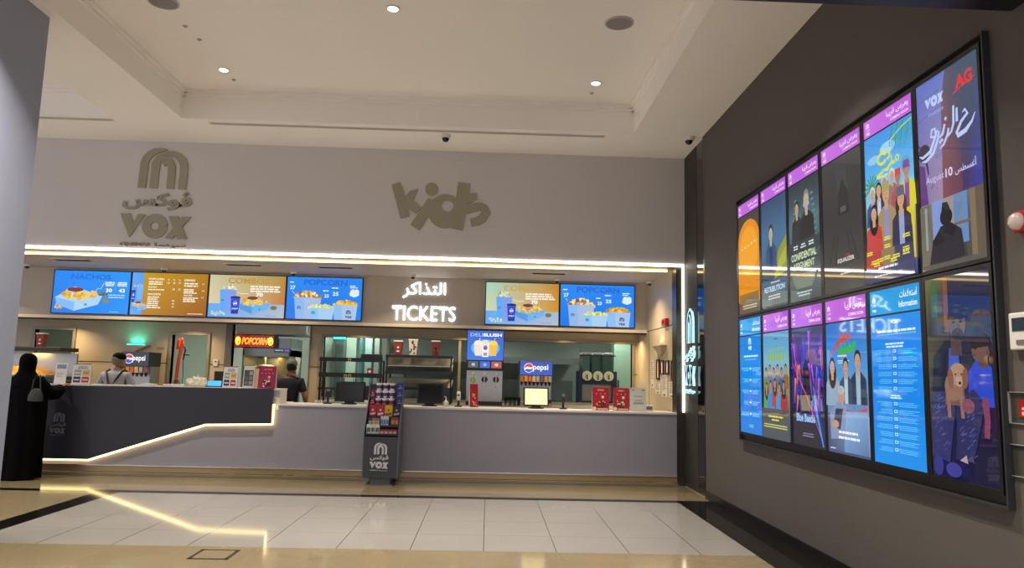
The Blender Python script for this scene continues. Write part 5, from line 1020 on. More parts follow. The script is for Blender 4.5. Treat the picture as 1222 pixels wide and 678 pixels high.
# popcorn kitchen in the passage
Y = 14.95; a = bounds((279, 326), (400, 414), Y); M_steel2 = mat('popper_steel', '#8c908e', .3, metal=.7)
x0, x1 = OP[0]+.03, at(346, 440, Y=Y+.1)[0]
t = thing('popcorn_machine', 'large steel popcorn popper with glass front and glowing sign above', 'popcorn machine', ((x0+x1)/2, Y+.1, 0)); w = x1-x0; ztop = zz(310, 395, Y)
G().box(-w/2, w/2, 0, .9, 0, 1.1, M_steel2).box(-w/2, w/2, .85, .9, 1.1, 2.0, M_steel2).box(-w/2, -w/2+.04, 0, .9, 1.1, 2.0, M_steel2).box(w/2-.04, w/2, 0, .9, 1.1, 2.0, M_steel2).box(-w/2, w/2, 0, .9, 1.86, zz(310, 403, Y), M_steel2).ob('cabinet', t, bev=.005)
G().box(-w/2+.04, w/2-.04, .02, .028, 1.1, 1.86, M_glassg).ob('pane', t)
G().lathe([(.12, 0), (.2, .06), (.22, .22), (.2, .26), (.05, .28)], M_steel, (-.15, .45, 1.42), 24).tube([(-.15, .45, 1.68), (-.15, .45, 1.86)], .02, M_steel).ob('kettle', t, smooth=True); G().xprism([(.3, 1.86), (.75, 1.86), (.6, 1.5), (.45, 1.5)], .15, .5, M_cream).ob('chute', t)
G().loft([(lambda th, k=k: ((w/2-.1)*(1-.15*k)*cos(th), .45+.33*(1-.15*k)*sin(th), 1.1+.05*k+.02*sin(5*th+k))) for k in range(5)], mat('popcorn_heap', '#e4d49a', .8, noise=.4, nscale=60, bump=.8)).ob('popcorn', loc=((x0+x1)/2, Y+.1, 0), smooth=True, label='heap of popcorn lying inside the popper', cat='popcorn', kind='stuff')
lamp(((x0+x1)/2, Y+.5, 1.84), 10, .5, '#ffd890')
t = thing('popcorn_sign', 'small glowing red and yellow POPCORN neon sign over the popper', 'sign', (a[0], Y+.05, a[1])); w, h = a[2]-a[0], a[3]-a[1]
G().box(-.03, w+.08, 0, .04, -.02, h+.02, M_black).ob('backing', t); p = Pic(); p.rect(0, 0, w, h, ['#7a1408', '#7a1408', '#5c1006', '#6c1206']); p.text('POPCORN', w*.18, h*.2, w*.82, h*.8, '#ffb020', .05, .15); p.text('POPCORN', w*.19, h*.24, w*.81, h*.76, '#ff5020', -.005, .15)
for q in (.085, .915): p.ell(w*q, h*.5, w*.07, h*.36, '#ffe020'); p.ell(w*q-w*.03, h*.62, w*.03, h*.2, '#fff070'); p.ell(w*q+w*.02, h*.38, w*.02, h*.12, '#c86010')
p.ob('display', picmat('neon_light', 1.6), t, (0, -.001, 0))
a = bounds((327, 346), (416, 421), 15.02); t = thing('small_led_sign', 'tiny black sign with blue lit word right below the popcorn sign', 'sign', (a[0], 15.03, a[1])); w, h = a[2]-a[0], a[3]-a[1]; G().box(0, w, 0, .02, 0, h, M_black).ob('backing', t); p = Pic(); p.rect(0, 0, w, h, '#0a0a10'); p.lines(w*.06, w*.6, h*.4, h*.3, '#9a9aa8', 1, 1, 'l', 1); p.rect(w*.66, h*.3, w*.95, h*.75, '#5a48e0'); p.ob('display', SCR, t, (0, -.001, 0))
# exhaust hood over the passage
x0, x1 = OP[0]+.01, OP[1]-.02; zh0, zh1 = zz(330, 401, 15), 2.88
G().box(x0, x1-.1, 14.66, 14.72, zh0+.04, zh1, mat('hood_pale', '#b4bcb0', .4)).box(x0, x1, 14.7, 15.4, zh1-.02, zh1, M_hood).box(x0, x1-.1, 14.72, 15.9, zh0+.02, zh0+.04, M_hood).ob('extractor_hood', label='pale steel extractor hood hanging over the popper', cat='hood')
x = at(360, 440, Y=15.6)[0]
t = thing('kitchen_cabinet', 'tall grey utility cabinet with switches at the passage side', 'cabinet', (x+.0, 16.9, 0)); G().box(-.14, .16, 0, .5, 0, 2.3, mat('cab_greygreen', '#8a948c', .4)).ob('body', t, bev=.005)
for z in (1.35, 1.6, 1.85): G().box(0, .07, -.012, 0, z, z+.09, M_wh).ob('switch', t)
t = G().tube([(at(352, 460, Y=15)[0], 14.9, 1.1), (at(356, 455, Y=15)[0], 14.9, 1.22), (at(361, 462, Y=15)[0], 14.9, 1.16), (at(366, 458, Y=15)[0], 14.9, 1.13)], .012, M_dark).ob('faucet_hose', label='thin dark hose loop behind the counter at the passage', cat='hose')

# behind the big window: shelving columns, hood and pipes
G().box(at(380, 440, Y=16)[0], at(396, 440, Y=16)[0], 16, 16.5, 0, 2.3, mat('fridge_pale', '#b8c8bc', .35)).box(at(380, 440, Y=16)[0]+.02, at(396, 440, Y=16)[0]-.02, 15.99, 16, .1, 2.2, MATS['fridge_pale']).ob('fridge', bev=.01, label='pale refrigerator seen through the left end of the window', cat='fridge')
for i, (p0, p1, c, y, lb) in enumerate(((399, 409, '#4c5c58', 15.8, 'dark grey column seen through the glass below the turquoise light'), (412, 424, '#aebcae', 16.6, 'pale green steel locker behind the low rack'), (428, 432, '#5c8c94', 15.6, 'thin blue grey pipe cover behind the low rack'), (434, 443, '#a8c0bc', 16.2, 'light teal locker behind the low rack'), (446, 452, '#989c94', 15.9, 'narrow beige post beyond the window'))):
    xa, xb = at(p0, 440, Y=y)[0], at(p1, 440, Y=y)[0]; G().box(xa, xb, y, y+.3, 0, 2.5, mat('locker_%d' % i, c, .35)).box(xa+.01, xb-.01, y-.01, y, .1, 2.4, MATS['locker_%d' % i]).box(xb-.03, xb-.02, y-.03, y-.01, 1.3, 1.5, M_chrome).ob('locker', label=lb, cat='cabinet', group='kitchen lockers beyond the glass')
a = at(405, 403, Y=15.6); G().box(a[0]-.12, a[0]+.12, 15.6, 15.68, a[2]-.03, a[2]+.02, mat('cyan_tube', '', .5)).box(a[0]-.14, a[0]+.14, 15.62, 15.7, a[2]-.06, a[2]-.03, M_gray).ob('insect_lamp', label='turquoise glowing lamp high behind the left window', cat='lamp')
xa, xb = at(462, 440, Y=16.5)[0], at(690, 440, Y=16.5)[0]
G().add([(xa, 16.2, 1.9), (xb, 16.2, 1.9), (xb, 17.9, 1.9), (xa, 17.9, 1.9), (xa, 16.9, 2.6), (xb, 16.9, 2.6), (xb, 17.9, 2.6), (xa, 17.9, 2.6)], [(3, 2, 1, 0), (0, 1, 5, 4), (1, 2, 6, 5), (2, 3, 7, 6), (3, 0, 4, 7), (4, 5, 6, 7)], M_hood).box(xa, xb, 16.18, 16.2, 1.86, 2.0, M_steel2).ob('kitchen_hood', label='wide stainless extraction hood across the kitchen behind glass', cat='hood')
G().box(xa, xb, 16.6, 17.6, 0, 1.0, M_steel2).box(xa, xb, 16.55, 17.65, 1.0, 1.04, M_steel).box(xa, xb, 17.55, 17.6, 1.04, 1.5, M_steel2).ob('kitchen_range', label='long stainless cooking counter under the kitchen hood', cat='kitchen counter')
xa, xb = at(741, 440, Y=16)[0], at(758, 440, Y=16)[0]
G().box(xa-.15, xb+.3, 16, 16.4, 0, 2.35, mat('cold_door', '#9fb49c', .35)).box(xa-.1, xb+.2, 15.98, 16, .1, 2.2, MATS['cold_door']).box(xa-.08, xa-.05, 15.94, 15.98, 1.2, 1.55, M_dark).ob('cold_room_door', label='pale green cold room door at the window right end', cat='door')
G().cyl(.04, 1.04, 1.55, M_gray, (at(455, 450, Y=14.0)[0], 14.0, 0), 14).ob('grey_pipe', label='short grey pipe standing between the two racks', cat='pipe')

# right inner wall: fire alarm, cone lamp, framed sheets and papers
def side(px, py): return at(px, py, X=XS-.002)
a = side(795.5, 384.5); t = thing('fire_alarm', 'red fire alarm sounder on the inner right wall near the jamb', 'alarm', (XS, a[1], a[2]), -pi/2); G().box(-.14, .14, -.06, 0, -.06, .055, M_red).ob('housing', t, bev=.01); G().lathe([(.03, 0), (.028, -.015), (.001, -.02)], M_red, (0, -.06, 0), 16, 'y').ob('horn', t, smooth=True)
a = side(790, 417); t = thing('wall_cone_lamp', 'pale triangular wall lamp above the framed notices', 'lamp', (XS, a[1], a[2]), -pi/2)
G().add([(-.35, 0, .06), (.35, 0, .06), (.0, 0, -.12), (-.33, -.1, .06), (.33, -.1, .06), (0, -.03, -.12)], [(0, 2, 5, 3), (1, 4, 5, 2), (3, 5, 4), (0, 3, 4, 1)], M_cream).ob('shade', t)
lamp((XS-.06, a[1], a[2]+.12), .8, .3, '#fff0d0', (pi, 0, 0))
for i, (pa, pb, pt, pbm) in enumerate(((784, 787.5, 429, 453), (788.5, 792.5, 430, 447), (794.5, 799, 430, 447), (801.5, 808, 430, 455))):
    a, b = side(pa, pt), side(pb, pbm); ya, yb = a[1], b[1]; w = ya-yb; zt_, zb_ = (side((pa+pb)/2, pt)[2], side((pa+pb)/2, pbm)[2])
    t = thing('framed_notice', ['tallest', 'second', 'third', 'last'][i]+[' framed notice in the row, its dark red frame hanging lowest at the left', ' framed notice in the row, short with dark red frame', ' framed notice in the row, beside the short one', ' framed notice in the row, nearest the lit jamb'][i], 'framed notice', (XS, (ya+yb)/2, zb_), -pi/2, 'framed notices on the inner wall'); h = zt_-zb_; m = mat('frame_maroon', '#4a1c1c', .4)
    G().box(-w/2, w/2, -.02, 0, 0, .025, m).box(-w/2, w/2, -.02, 0, h-.025, h, m).box(-w/2, -w/2+.05, -.02, 0, 0, h, m).box(w/2-.05, w/2, -.02, 0, 0, h, m).ob('frame', t); G().box(-w/2+.05, w/2-.05, -.008, 0, .025, h-.025, M_paper).box(-w/2+.1, w/2-.1, -.009, -.008, h*.6, h*.62, M_gray).box(-w/2+.1, w/2-.1, -.009, -.008, h*.4, h*.42, M_gray).ob('sheet', t)
for i, (pa, pb, pt, pbm, lb) in enumerate(((777.5, 780, 430, 463, 'long narrow paper sheet pinned left of the framed notices'), (782, 788, 455, 470, 'small paper sheet below the tallest frame'), (790, 796, 448, 474, 'printed paper sheet with a dark badge below the middle frames'), (798.5, 804.5, 456, 475, 'white paper sheet with dark heading below the last frame'))):
    a, b = side(pa, (pt+pbm)/2), side(pb, (pt+pbm)/2); w = a[1]-b[1]; zt_, zb_ = side((pa+pb)/2, pt)[2], side((pa+pb)/2, pbm)[2]; h = zt_-zb_
    t = thing('pinned_sheet', lb, 'paper', (XS, (a[1]+b[1])/2, zb_), -pi/2, 'papers pinned on the inner wall'); G().box(-w/2, w/2, -.004, 0, 0, h, M_paper).ob('sheet', t); p = Pic(); p.rect(0, 0, w, h, '#dcd9cf'); p.lines(w*.1, w*.9, h*.9, h*.03, '#5a5a5c', 9, 2.4); p.rect(w*.35, h*.06, w*.65, h*.14, '#303034'); p.ob('print', PRN, t, (-w/2, -.0045, 0))
G().box(-.06, .06, -.05, .05, 0, .09, M_wh).box(-.05, .05, -.051, -.05, .02, .07, M_gray).ob('small_box', loc=(at(775, 484, Y=11.75)[0], 11.8, ZT), bev=.004, label='small beige box behind the white card at counter end', cat='box')

# ---------------------------------------------------------------- sweets stand
t = thing('sweets_stand', 'dark grey tiered sweets stand with emblem and VOX on its front', 'display stand', (-1.5, 10.79, 0)); st = t
M_stand = mat('stand_grey', '#3a3c42', .5); M_std2 = mat('stand_side', '#5c6470', .45)
G().box(-.14, .14, .06, .34, 0, .10, M_gray).box(-.18, .18, .04, .38, 0, .015, M_gray).ob('foot', t)
G().box(-.245, .245, 0, .43, .10, .70, M_stand).ob('body', t, bev=.004)
for sx in (-1, 1): G().xprism([(-.002, .10), (.43, .10), (.43, 1.42), (.36, 1.46), (.33, 1.3), (.22, 1.13), (-.002, .76)], sx*.247-.006, sx*.247+.006, M_std2).ob('side_panel', t)
tiers = [(.0, .70, .11), (.10, .81, .11), (.2, .93, .10)]
for y, z, d in tiers: G().box(-.24, .24, y, y+d, z-.02, z, M_stand).box(-.24, .24, y, y+.006, z-.02, z+.025, M_black).box(-.24, .24, y+d-.006, y+d, z, z+.12, M_black).ob('shelf', t)
G().box(-.24, .24, .39, .425, .7, 1.42, M_stand).ob('back_panel', t)
for k in range(3): G().box(-.24, .24, .29+.03*k, .40, 1.10+.11*k, 1.11+.11*k, M_stand).box(-.24, .24, .29+.03*k, .293+.03*k, 1.11+.11*k, 1.13+.11*k, M_stand).ob('shelf', t)
cinema_sign(t, -.15, .2, .27, -.004, 0, mat('stand_logo_white', '#c8c8cc', .5), None, True, ('stand_emblem', 'stand_arabic', 'stand_latin', 'stand_small_text'))
def pack(name, lb, x, y, z, w, h, d, col, deco, group, kind='pouch'):
    q = thing(name, lb, 'sweets', (-1.5+x, 10.79+y, z), random.uniform(-.06, .06), group); m = mat('pack_'+col[1:], col, .35); m2 = mat('pack_'+deco[1:], deco, .4)
    if kind == 'pouch': G().loft([(lambda th, zz=zz, a=a, b=b: (a*max(-1, min(1, 1.25*cos(th))), b*sin(th), zz)) for zz, a, b in ((0, w*.46, d*.4), (h*.1, w*.48, d*.5), (h*.5, w*.49, d*.5), (h*.9, w*.5, d*.2), (h, w*.5, d*.06))], m, 20).ob('bag', q, smooth=True); G().prism([(-w*.36, h*.2), (w*.36, h*.3), (w*.36, h*.45), (-w*.36, h*.36)], -d*.53, -d*.4, m2).ball(w*.14, (0, -d*.5, h*.62), m2, 10, 1, .2, 1).ob('print', q)
    elif kind == 'box': G().box(-w/2, w/2, -d/2, d/2, 0, h, m).ob('carton', q, bev=.002); G().box(-w*.4, w*.4, -d/2-.001, -d/2, h*.3, h*.7, m2).ob('print', q)
    else: G().lathe([(w*.38, 0), (w*.45, h*.85), (w*.5, h*.86), (w*.5, h), (w*.2, h)], m, n=16).ob('cup', q, smooth=True); G().lathe([(w*.41, h*.25), (w*.455, h*.7)], m2, n=16, cap=False).ob('label_band', q, smooth=True)
for i in range(3): pack('candy_bar', 'white upright candy pack at the left of the lowest stand tier', -.19+.062*i, .055, .70, .06, .15, .035, '#d0d0c8', '#4c6050', 'white packs on the lowest tier', 'box')
for i in range(4): pack('candy_roll', 'small red candy packet low at the right of the bottom tier', .0+.062*i, .05, .70, .06, .075, .035, '#a8283c', '#d8a0a8', 'red packets on the lowest tier', 'box')
for i, c in enumerate(('#3c3854', '#8a7c5c', '#80745c')): pack('chocolate_bar', ['dark violet', 'first tan', 'second tan'][i]+' chocolate bar at the left of the middle tier', -.19+.055*i, .155, .81, .054, .125, .025, c, '#c8b890', 'bars on the middle tier', 'box')
for i in range(3): pack('chocolate_bar', 'silver white chocolate bar in the centre of the middle tier', -.02+.04*i, .155, .81, .036, .155, .02, '#d0d4dc', '#5868a8', 'silver bars on the middle tier', 'box')
for i in range(2): pack('chocolate_bar', 'brown orange chocolate bar at the right of the middle tier', .14+.055*i, .155, .81, .054, .14, .025, '#7c3820', '#c87838', 'brown bars on the middle tier', 'box')
for i, (c, d, n) in enumerate((('#b01824', '#e8c0c0', 'red sweets pouch, outermost on the third tier'), ('#a81c2c', '#f0d0d0', 'red sweets pouch next to the yellow one'), ('#d8a818', '#7c5c10', 'yellow sweets pouch on the third tier'), ('#2c2420', '#b8a890', 'dark brown sweets pouch beside the yellow one'))): pack('sweets_pouch', n, -.175+.117*i, .25, .93, .114, .19, .04, c, d, 'pouches on the third tier')
for k in range(3):
    for i in range(3): pack('candy_cup', 'white lidded candy cup with violet band, '+['lower', 'middle', 'top'][k]+' cup row of the sweets stand', -.11+.095*i, .335+.02*k, 1.11+.11*k, .098, .108, .05, '#ece8ee', ['#7c3450', '#5c4070', '#4c3c54'][k], ['lower', 'middle', 'top'][k]+' row of candy cups', 'cup')
    pack('candy_tube', ['lower', 'middle', 'top'][k]+' blue candy pouch at the right edge of the stand', .2, .335+.02*k, 1.11+.11*k, .085, .115, .04, '#2c3c9c', '#8898e0', 'blue pouches on the upper stand')
for k in range(2): pack('candy_tube', ['lower', 'upper'][k]+' crimson candy pouch at the left edge of the stand', -.2, .335+.02*k, 1.11+.11*k, .075, .11, .04, '#9c2038', '#d8a0b0', 'crimson pouches on the upper stand')

# ---------------------------------------------------------------- people
def skin_mesh(pts, edges, m, name, parent, sub=2, extra=None):
    me = bpy.data.meshes.new('limbs'); me.from_pydata([p[0] for p in pts], edges, []); o = bpy.data.objects.new('limbs', me); C.objects.link(o)
    sk = o.modifiers.new('skin', 'SKIN'); sk.use_smooth_shade = True
    for i, p in enumerate(pts):
        r = p[1]; me.skin_vertices[0].data[i].radius = r if isinstance(r, tuple) else (r, r); me.skin_vertices[0].data[i].use_root = i == 0
    ss = o.modifiers.new('sub', 'SUBSURF'); ss.levels = sub; ss.render_levels = sub
    bpy.context.view_layer.update(); dg = bpy.context.evaluated_depsgraph_get(); r = bpy.data.meshes.new_from_object(o.evaluated_get(dg))
    g = G(); g.add([tuple(v.co) for v in r.vertices], [tuple(p.vertices) for p in r.polygons], m)
    bpy.data.objects.remove(o); bpy.data.meshes.remove(me); bpy.data.meshes.remove(r)
    if extra: extra(g)
    return g.ob(name, parent, smooth=True)
def head(g, c, m, s=1, turn=0):
    """head facing +y turned by 'turn', with brow, nose, mouth, eyes and ears"""
    ct, st_ = cos(turn), sin(turn); R = lambda x, y, z: (c[0]+s*(x*ct-y*st_), c[1]+s*(x*st_+y*ct), c[2]+s*z)
    prof = [(-.115, .02, .03), (-.1, .045, .04), (-.075, .06, .02), (-.04, .068, .01), (0, .074, 0), (.04, .077, -.004), (.08, .068, -.006), (.105, .045, -.008), (.12, .01, -.01)]
    g.loft([(lambda th, z=z, r=r, f=f: R(r*cos(th), r*1.22*sin(th)+f, z)) for z, r, f in prof], m, 24)
    for a in (([(0, .085, .02), (0, .112, -.02), (0, .09, -.032)], [.006, .015, .008]), ([(-.022, .088, -.06), (0, .094, -.058), (.022, .088, -.06)], [.003, .007, .003])):
        g.tube([R(*q) for q in a[0]], [q*s for q in a[1]], m)
    for sx in (-1, 1): g.ball(.011*s, R(sx*.03, .083, .008), M_wh, 8); g.ball(.006*s, R(sx*.03, .092, .008), M_black, 6); g.tube([R(sx*.072, -.005, .02), R(sx*.083, -.01, .0), R(sx*.074, 0, -.03)], [.009*s, .012*s, .007*s], m)
def fingers(wr, d, up_, side_):
    """palm and five curled fingers from the wrist point wr along d"""
    V = lambda a, b, c_: tuple(wr[i]+d[i]*a+side_[i]*b+up_[i]*c_ for i in range(3))
    pts = [(V(.04, 0, 0), (.026, .014)), (V(.08, 0, 0), (.032, .014))]; ed = [(0, 1)]
    for k, (b, L) in enumerate(((-.027, .075), (-.009, .084), (.009, .078), (.027, .062))):
        n = len(pts); pts += [(V(.09, b, 0), .009), (V(.09+L*.5, b*1.1, -.006), .008), (V(.09+L*.85, b*1.15, -.03), .007)]; ed += [(1, n), (n, n+1), (n+1, n+2)]
    n = len(pts); pts += [(V(.045, .03, -.004), .010), (V(.075, .052, -.012), .009), (V(.1, .058, -.022), .008)]; ed += [(0, n), (n, n+1), (n+1, n+2)]
    return pts, ed
def human(name, lb, loc, rz, arms, shirt, trousers, skin, cap, hair, s=1, turn=0, bend=0, long=False, susp=False, capcol2=None):
    t = thing(name, lb, 'person', loc, rz); t.scale = (s, s, s)
    b = bend; nk = (0, .02+b, 1.47); hc = (0, .05+b*1.3, 1.62)
    P = [((0, 0, .95), (.14, .10)), ((0, .0, 1.1), (.125, .095)), ((0, .01+b*.5, 1.26), (.15, .105)), ((0, .01+b*.9, 1.38), (.155, .09)), (nk, .055), ((0, .03+b*1.1, 1.54), .052)]
    E = [(0, 1), (1, 2), (2, 3), (3, 4), (4, 5)]
    def limb(ch, start): 
        n = len(P); 
        for i, q in enumerate(ch): P.append(q); E.append((start if i == 0 else n+i-1, n+i))
        return len(P)-1
    for sx in (-1, 1): limb([((sx*.1, 0, .86), .085), ((sx*.105, .02, .5), .055), ((sx*.11, -.01, .1), .038), ((sx*.12, .05, .04), (.04, .03)), ((sx*.125, .14, .03), (.04, .02))], 0)
    AR = []
    for sx, (el, wr) in zip((-1, 1), arms):
        sh = (sx*.185, .01+b*.9, 1.40); AR.append((sh, el, wr)); e = limb([(sh, .055), (el, .042), (wr, .027)], 3)
        d = [wr[i]-el[i] for i in range(3)]; l = sqrt(sum(q*q for q in d)); d = [q/l for q in d]; sd = cross(d, (0, 0, 1)); l = sqrt(sum(q*q for q in sd)) or 1; sd = tuple(-sx*q/l for q in sd); u_ = cross(sd, d); u_ = tuple(q*(1 if u_[2] > 0 else -1) for q in u_)
        fp, fe = fingers(wr, d, u_, sd); n = len(P); P += fp; E += [(a+n, c+n) for a, c in fe]; E.append((e, n))
    skin_mesh(P, E, skin, 'body', t, 2, lambda g: head(g, hc, skin, 1, turn))
    # shirt
    Q = [((0, 0, .92), (.165, .125)), ((0, 0, 1.1), (.15, .12)), ((0, .01+b*.5, 1.26), (.172, .128)), ((0, .01+b*.9, 1.385), (.178, .112)), ((0, .015+b, 1.445), (.12, .1)), ((0, .02+b, 1.50), .078)]; F_ = [(0, 1), (1, 2), (2, 3), (3, 4), (4, 5)]
    for sh, el, wr in AR:
        n = len(Q); f = .97 if long else .0; mid = tuple(sh[i]+(el[i]-sh[i])*(1 if long else .75) for i in range(3)); Q += [(sh, .072), (mid, .06)]; F_ += [(3, n), (n, n+1)]
        if long: Q.append((tuple(el[i]+(wr[i]-el[i])*.9 for i in range(3)), .04)); F_.append((n+1, n+2))
    so = skin_mesh(Q, F_, shirt, 'shirt', t)
    Q = [((0, 0, .97), (.155, .118))]; F_ = []
    for sx in (-1, 1): n = len(Q); Q += [((sx*.1, 0, .84), .105), ((sx*.105, .02, .5), .075), ((sx*.11, -.01, .1), .06)]; F_ += [(0, n), (n, n+1), (n+1, n+2)]
    skin_mesh(Q, F_, trousers, 'trousers', t)
    g = G(); [g.loft([(lambda th, z=z, a=a: (sx*.12+a*.05*cos(th), .06+a*.13*sin(th), z)) for z, a in ((0, 1), (.04, 1), (.07, .8), (.09, .5))], M_black, 16) for sx in (-1, 1)]; g.ob('shoes', t, smooth=True)
    ct, st_ = cos(turn), sin(turn); R = lambda x, y, z: (hc[0]+x*ct-y*st_, hc[1]+x*st_+y*ct, hc[2]+z)
    G().loft([(lambda th, z=z, r=r: R(r*cos(th), -.012+r*1.22*sin(th)-(.03 if sin(th) > .2 else 0), z)) for z, r in ((-.05, .06), (-.02, .075), (.03, .084), (.07, .08), (.11, .05), (.13, .01))], hair, 24).ob('hair', t, smooth=True)
    g = G().loft([(lambda th, z=z, r=r: R(r*cos(th), r*1.2*sin(th), z)) for z, r in ((.035, .088), (.07, .09), (.105, .082), (.13, .06), (.145, .025))], cap, 24)
    g.loft([(lambda th, z=z: R(.075*cos(th), .10+.075*max(-.2, sin(th)), z)) for z in (.035, .045)], cap, 24); g.ob('cap', t, smooth=True)
    if susp:
        g = G(); yb = lambda z: -.118-(0 if z < 1.2 else .0)
        def band(pts): g.tube([(x, y, z) for x, y, z in pts], .016, M_black, 6)
        for sx in (-1, 1):
            band([(sx*.12, .10+b, 1.46), (sx*.125, .02+b, 1.49), (sx*.12, -.07+b, 1.455), (sx*.065, -.125+b*.8, 1.34), (sx*.01, -.15+b*.5, 1.2), (0, -.145+b*.2, 1.12), (0, -.14, .95)])
        g.ob('suspenders', t)
    return t
x = at(139, 450, Y=12.5)[0]
human('person', 'man in grey shirt with crossed black suspenders and black cap, back turned', (x, 12.45, 0), .0, [((-.30, .04, 1.14), (-.22, .28, 1.12)), ((.30, .04, 1.14), (.2, .3, 1.12))], mat('shirt_grey', '#8c90a0', .8), mat('trousers_black', '#141418', .8), M_skin, mat('cap_black', '#040406', .9, spec=.1), mat('hair_grey', '#6c6864', .9), 1.03, -.5, .03, True, True)
x = at(346, 455, Y=12.6)[0]
human('person', 'man in dark navy t-shirt and grey teal cap facing the popper', (x, 12.6, 0), -.1, [((-.27, .02, 1.14), (-.2, .26, 1.1)), ((.27, .0, 1.13), (.26, .16, .93))], mat('shirt_navy', '#14182a', .85), mat('trousers_black', '', .8), M_skin, mat('cap_teal', '#56686c', .8), mat('hair_black', '#141212', .9), 1.01, .1)
# the veiled woman at the left end
x, Yw = at(26, 500, Y=10.75)[0], 10.75
t = thing('person', 'woman in a long black abaya and headscarf standing at the counter end', 'person', (x, Yw, 0)); M_ab = mat('abaya_black', '#020203', .95, spec=.1); 
P = [((0, 0, .95), (.12, .1)), ((0, 0, 1.2), (.12, .09)), ((0, 0, 1.36), (.13, .08)), ((0, .01, 1.45), .05), ((0, .02, 1.5), .045)]; E = [(0, 1), (1, 2), (2, 3), (3, 4)]
for sx in (-1, 1): n = len(P); P += [((sx*.08, 0, .85), .08), ((sx*.08, .01, .48), .05), ((sx*.08, -.01, .1), .035), ((sx*.08, .05, .04), (.035, .025)), ((sx*.08, .13, .03), (.035, .02))]; E += [(0, n), (n, n+1), (n+1, n+2), (n+2, n+3), (n+3, n+4)]
for sx, el, wr in ((-1, (-.24, .04, 1.1), (-.15, .24, 1.12)), (1, (.27, .10, 1.15), (.30, .36, 1.27))):
    n = len(P); P += [((sx*.15, 0, 1.36), .045), (el, .036), (wr, .023)]; E += [(2, n), (n, n+1), (n+1, n+2)]
    d = [wr[i]-el[i] for i in range(3)]; l = sqrt(sum(q*q for q in d)); d = [q/l for q in d]; sd = cross(d, (0, 0, 1)); l = sqrt(sum(q*q for q in sd)); sd = tuple(-sx*q/l for q in sd); u_ = cross(sd, d); u_ = tuple(q*(1 if u_[2] > 0 else -1) for q in u_)
    fp, fe = fingers(wr, d, u_, sd); k = len(P); P += fp; E += [(a+k, c+k) for a, c in fe]; E.append((n+2, k))
skin_mesh(P, E, M_skin, 'body', t, 2, lambda g: head(g, (0, .03, 1.59), M_skin, .95, -.5))
rings = [(.02, .34, .24, -.03, .06), (.12, .325, .22, -.01, .06), (.4, .31, .2, .01, .05), (.7, .295, .18, .03, .04), (.95, .285, .17, .04, .03), (1.15, .275, .155, .04, .02), (1.28, .27, .15, .03, .01), (1.38, .225, .13, .01, 0), (1.44, .14, .1, .01, 0), (1.47, .08, .08, .01, 0)]
G().loft([(lambda th, z=z, a=a, b=b, cx=cx, k=k: (cx+a*cos(th)*(1+k*sin(9*th+z*3)), b*sin(th)*(1+k*sin(9*th+z*3)), z)) for z, a, b, cx, k in rings], M_ab, 72).tube([(-.17, 0, 1.37), (-.27, .03, 1.12), (-.2, .2, 1.1), (-.14, .26, 1.1)], [.085, .1, .09, .07], M_ab, 16).tube([(.15, .0, 1.38), (.28, .08, 1.17), (.31, .2, 1.19), (.31, .33, 1.24)], [.09, .11, .1, .075], M_ab, 16).ob('abaya', t, smooth=True)
G().loft([(lambda th, z=z, a=a, b=b, y=y: (a*cos(th), y+b*sin(th), z)) for z, a, b, y in ((1.28, .21, .16, .0), (1.36, .2, .15, 0), (1.43, .15, .13, 0), (1.49, .105, .11, .005), (1.56, .1, .118, .01), (1.62, .104, .125, .015), (1.68, .098, .118, .015), (1.72, .075, .09, .01), (1.745, .035, .045, 0))], M_ab, 32).ob('headscarf', t, smooth=True)
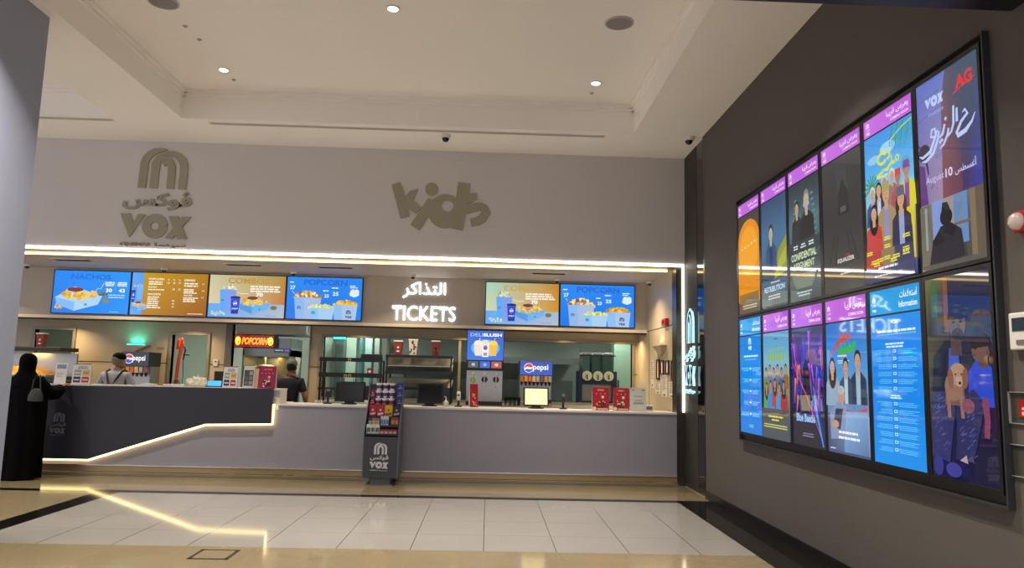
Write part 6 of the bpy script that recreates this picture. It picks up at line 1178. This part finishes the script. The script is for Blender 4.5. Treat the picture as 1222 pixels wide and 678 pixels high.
g = G(); [g.loft([(lambda th, z=z, a=a: (sx*.09+a*.045*cos(th), .04+a*.13*sin(th), z)) for z, a in ((0, 1), (.03, 1), (.06, .7))], M_black, 16) for sx in (-1, 1)]; g.ob('shoes', t, smooth=True)
b_ = at(46, 468, Y=10.62); t = thing('handbag', 'small green patterned handbag hanging at the veiled woman\'s side', 'handbag', (b_[0], 10.56, b_[2]))
G().loft([(lambda th, z=z, a=a, c_=c_: (a*cos(th), c_*sin(th), z)) for z, a, c_ in ((-.13, .08, .03), (-.12, .105, .04), (-.05, .10, .04), (.02, .07, .03), (.05, .03, .02))], mat('bag_green', '#20281f', .5, noise=.5, nscale=30), 24).ob('body', t, smooth=True)
G().tube([(-.06, 0, .02), (-.05, .01, .16), (-.01, .03, .26), (.02, .03, .24), (.06, 0, .02)], .007, mat('strap_green', '#323c33', .4)).ob('strap', t)

# ---------------------------------------------------------------- light
w = bpy.data.worlds.new('world'); S.world = w; w.use_nodes = True
w.node_tree.nodes['Background'].inputs['Color'].default_value = (*lin('#dcdce8'), 1); w.node_tree.nodes['Background'].inputs['Strength'].default_value = 1.0
for x, y, z in ((-3.675, 5.8, TZ), (1.37, 5.8, TZ), (-2.5, 2.2, ZC), (1.2, 2.2, ZC), (-.6, .2, ZC), (-8, 8.5, TZ), (-8, 6, TZ)):
        lamp((x, y, z-.03), DLE*1.15, .1, '#fff3e4', spread=95)  # unseen lamps; those on the near side of the bulkhead are added to light the floor
S.view_settings.view_transform = 'Standard'; S.view_settings.look = 'None'; S.view_settings.exposure = .3; S.view_settings.gamma = 1; S.view_settings.use_curve_mapping = False
S.cycles.use_denoising = True
# lamps added without fixtures to brighten the dark serving area and kitchen
for x in (-9, -6.5, -4, -1.5, .8, 2.3): lamp((x, 12.6, ZS-.03), 22, .12, '#ffe2b8', spread=120)
for x in (-8, -5.7, -2.5, -.5, 1.5, 2.6): lamp((x, 14.1, ZSO-.03), 10, .1, '#ffdca8', spread=140)
for x, q in ((-8.0, 30), (-5.7, 45), (-4.2, 40), (-2.7, 45), (.3, 14), (2.6, 25)): lamp((x, 15.5, 2.86), q, .3, '#f0fff6', sy=.8)
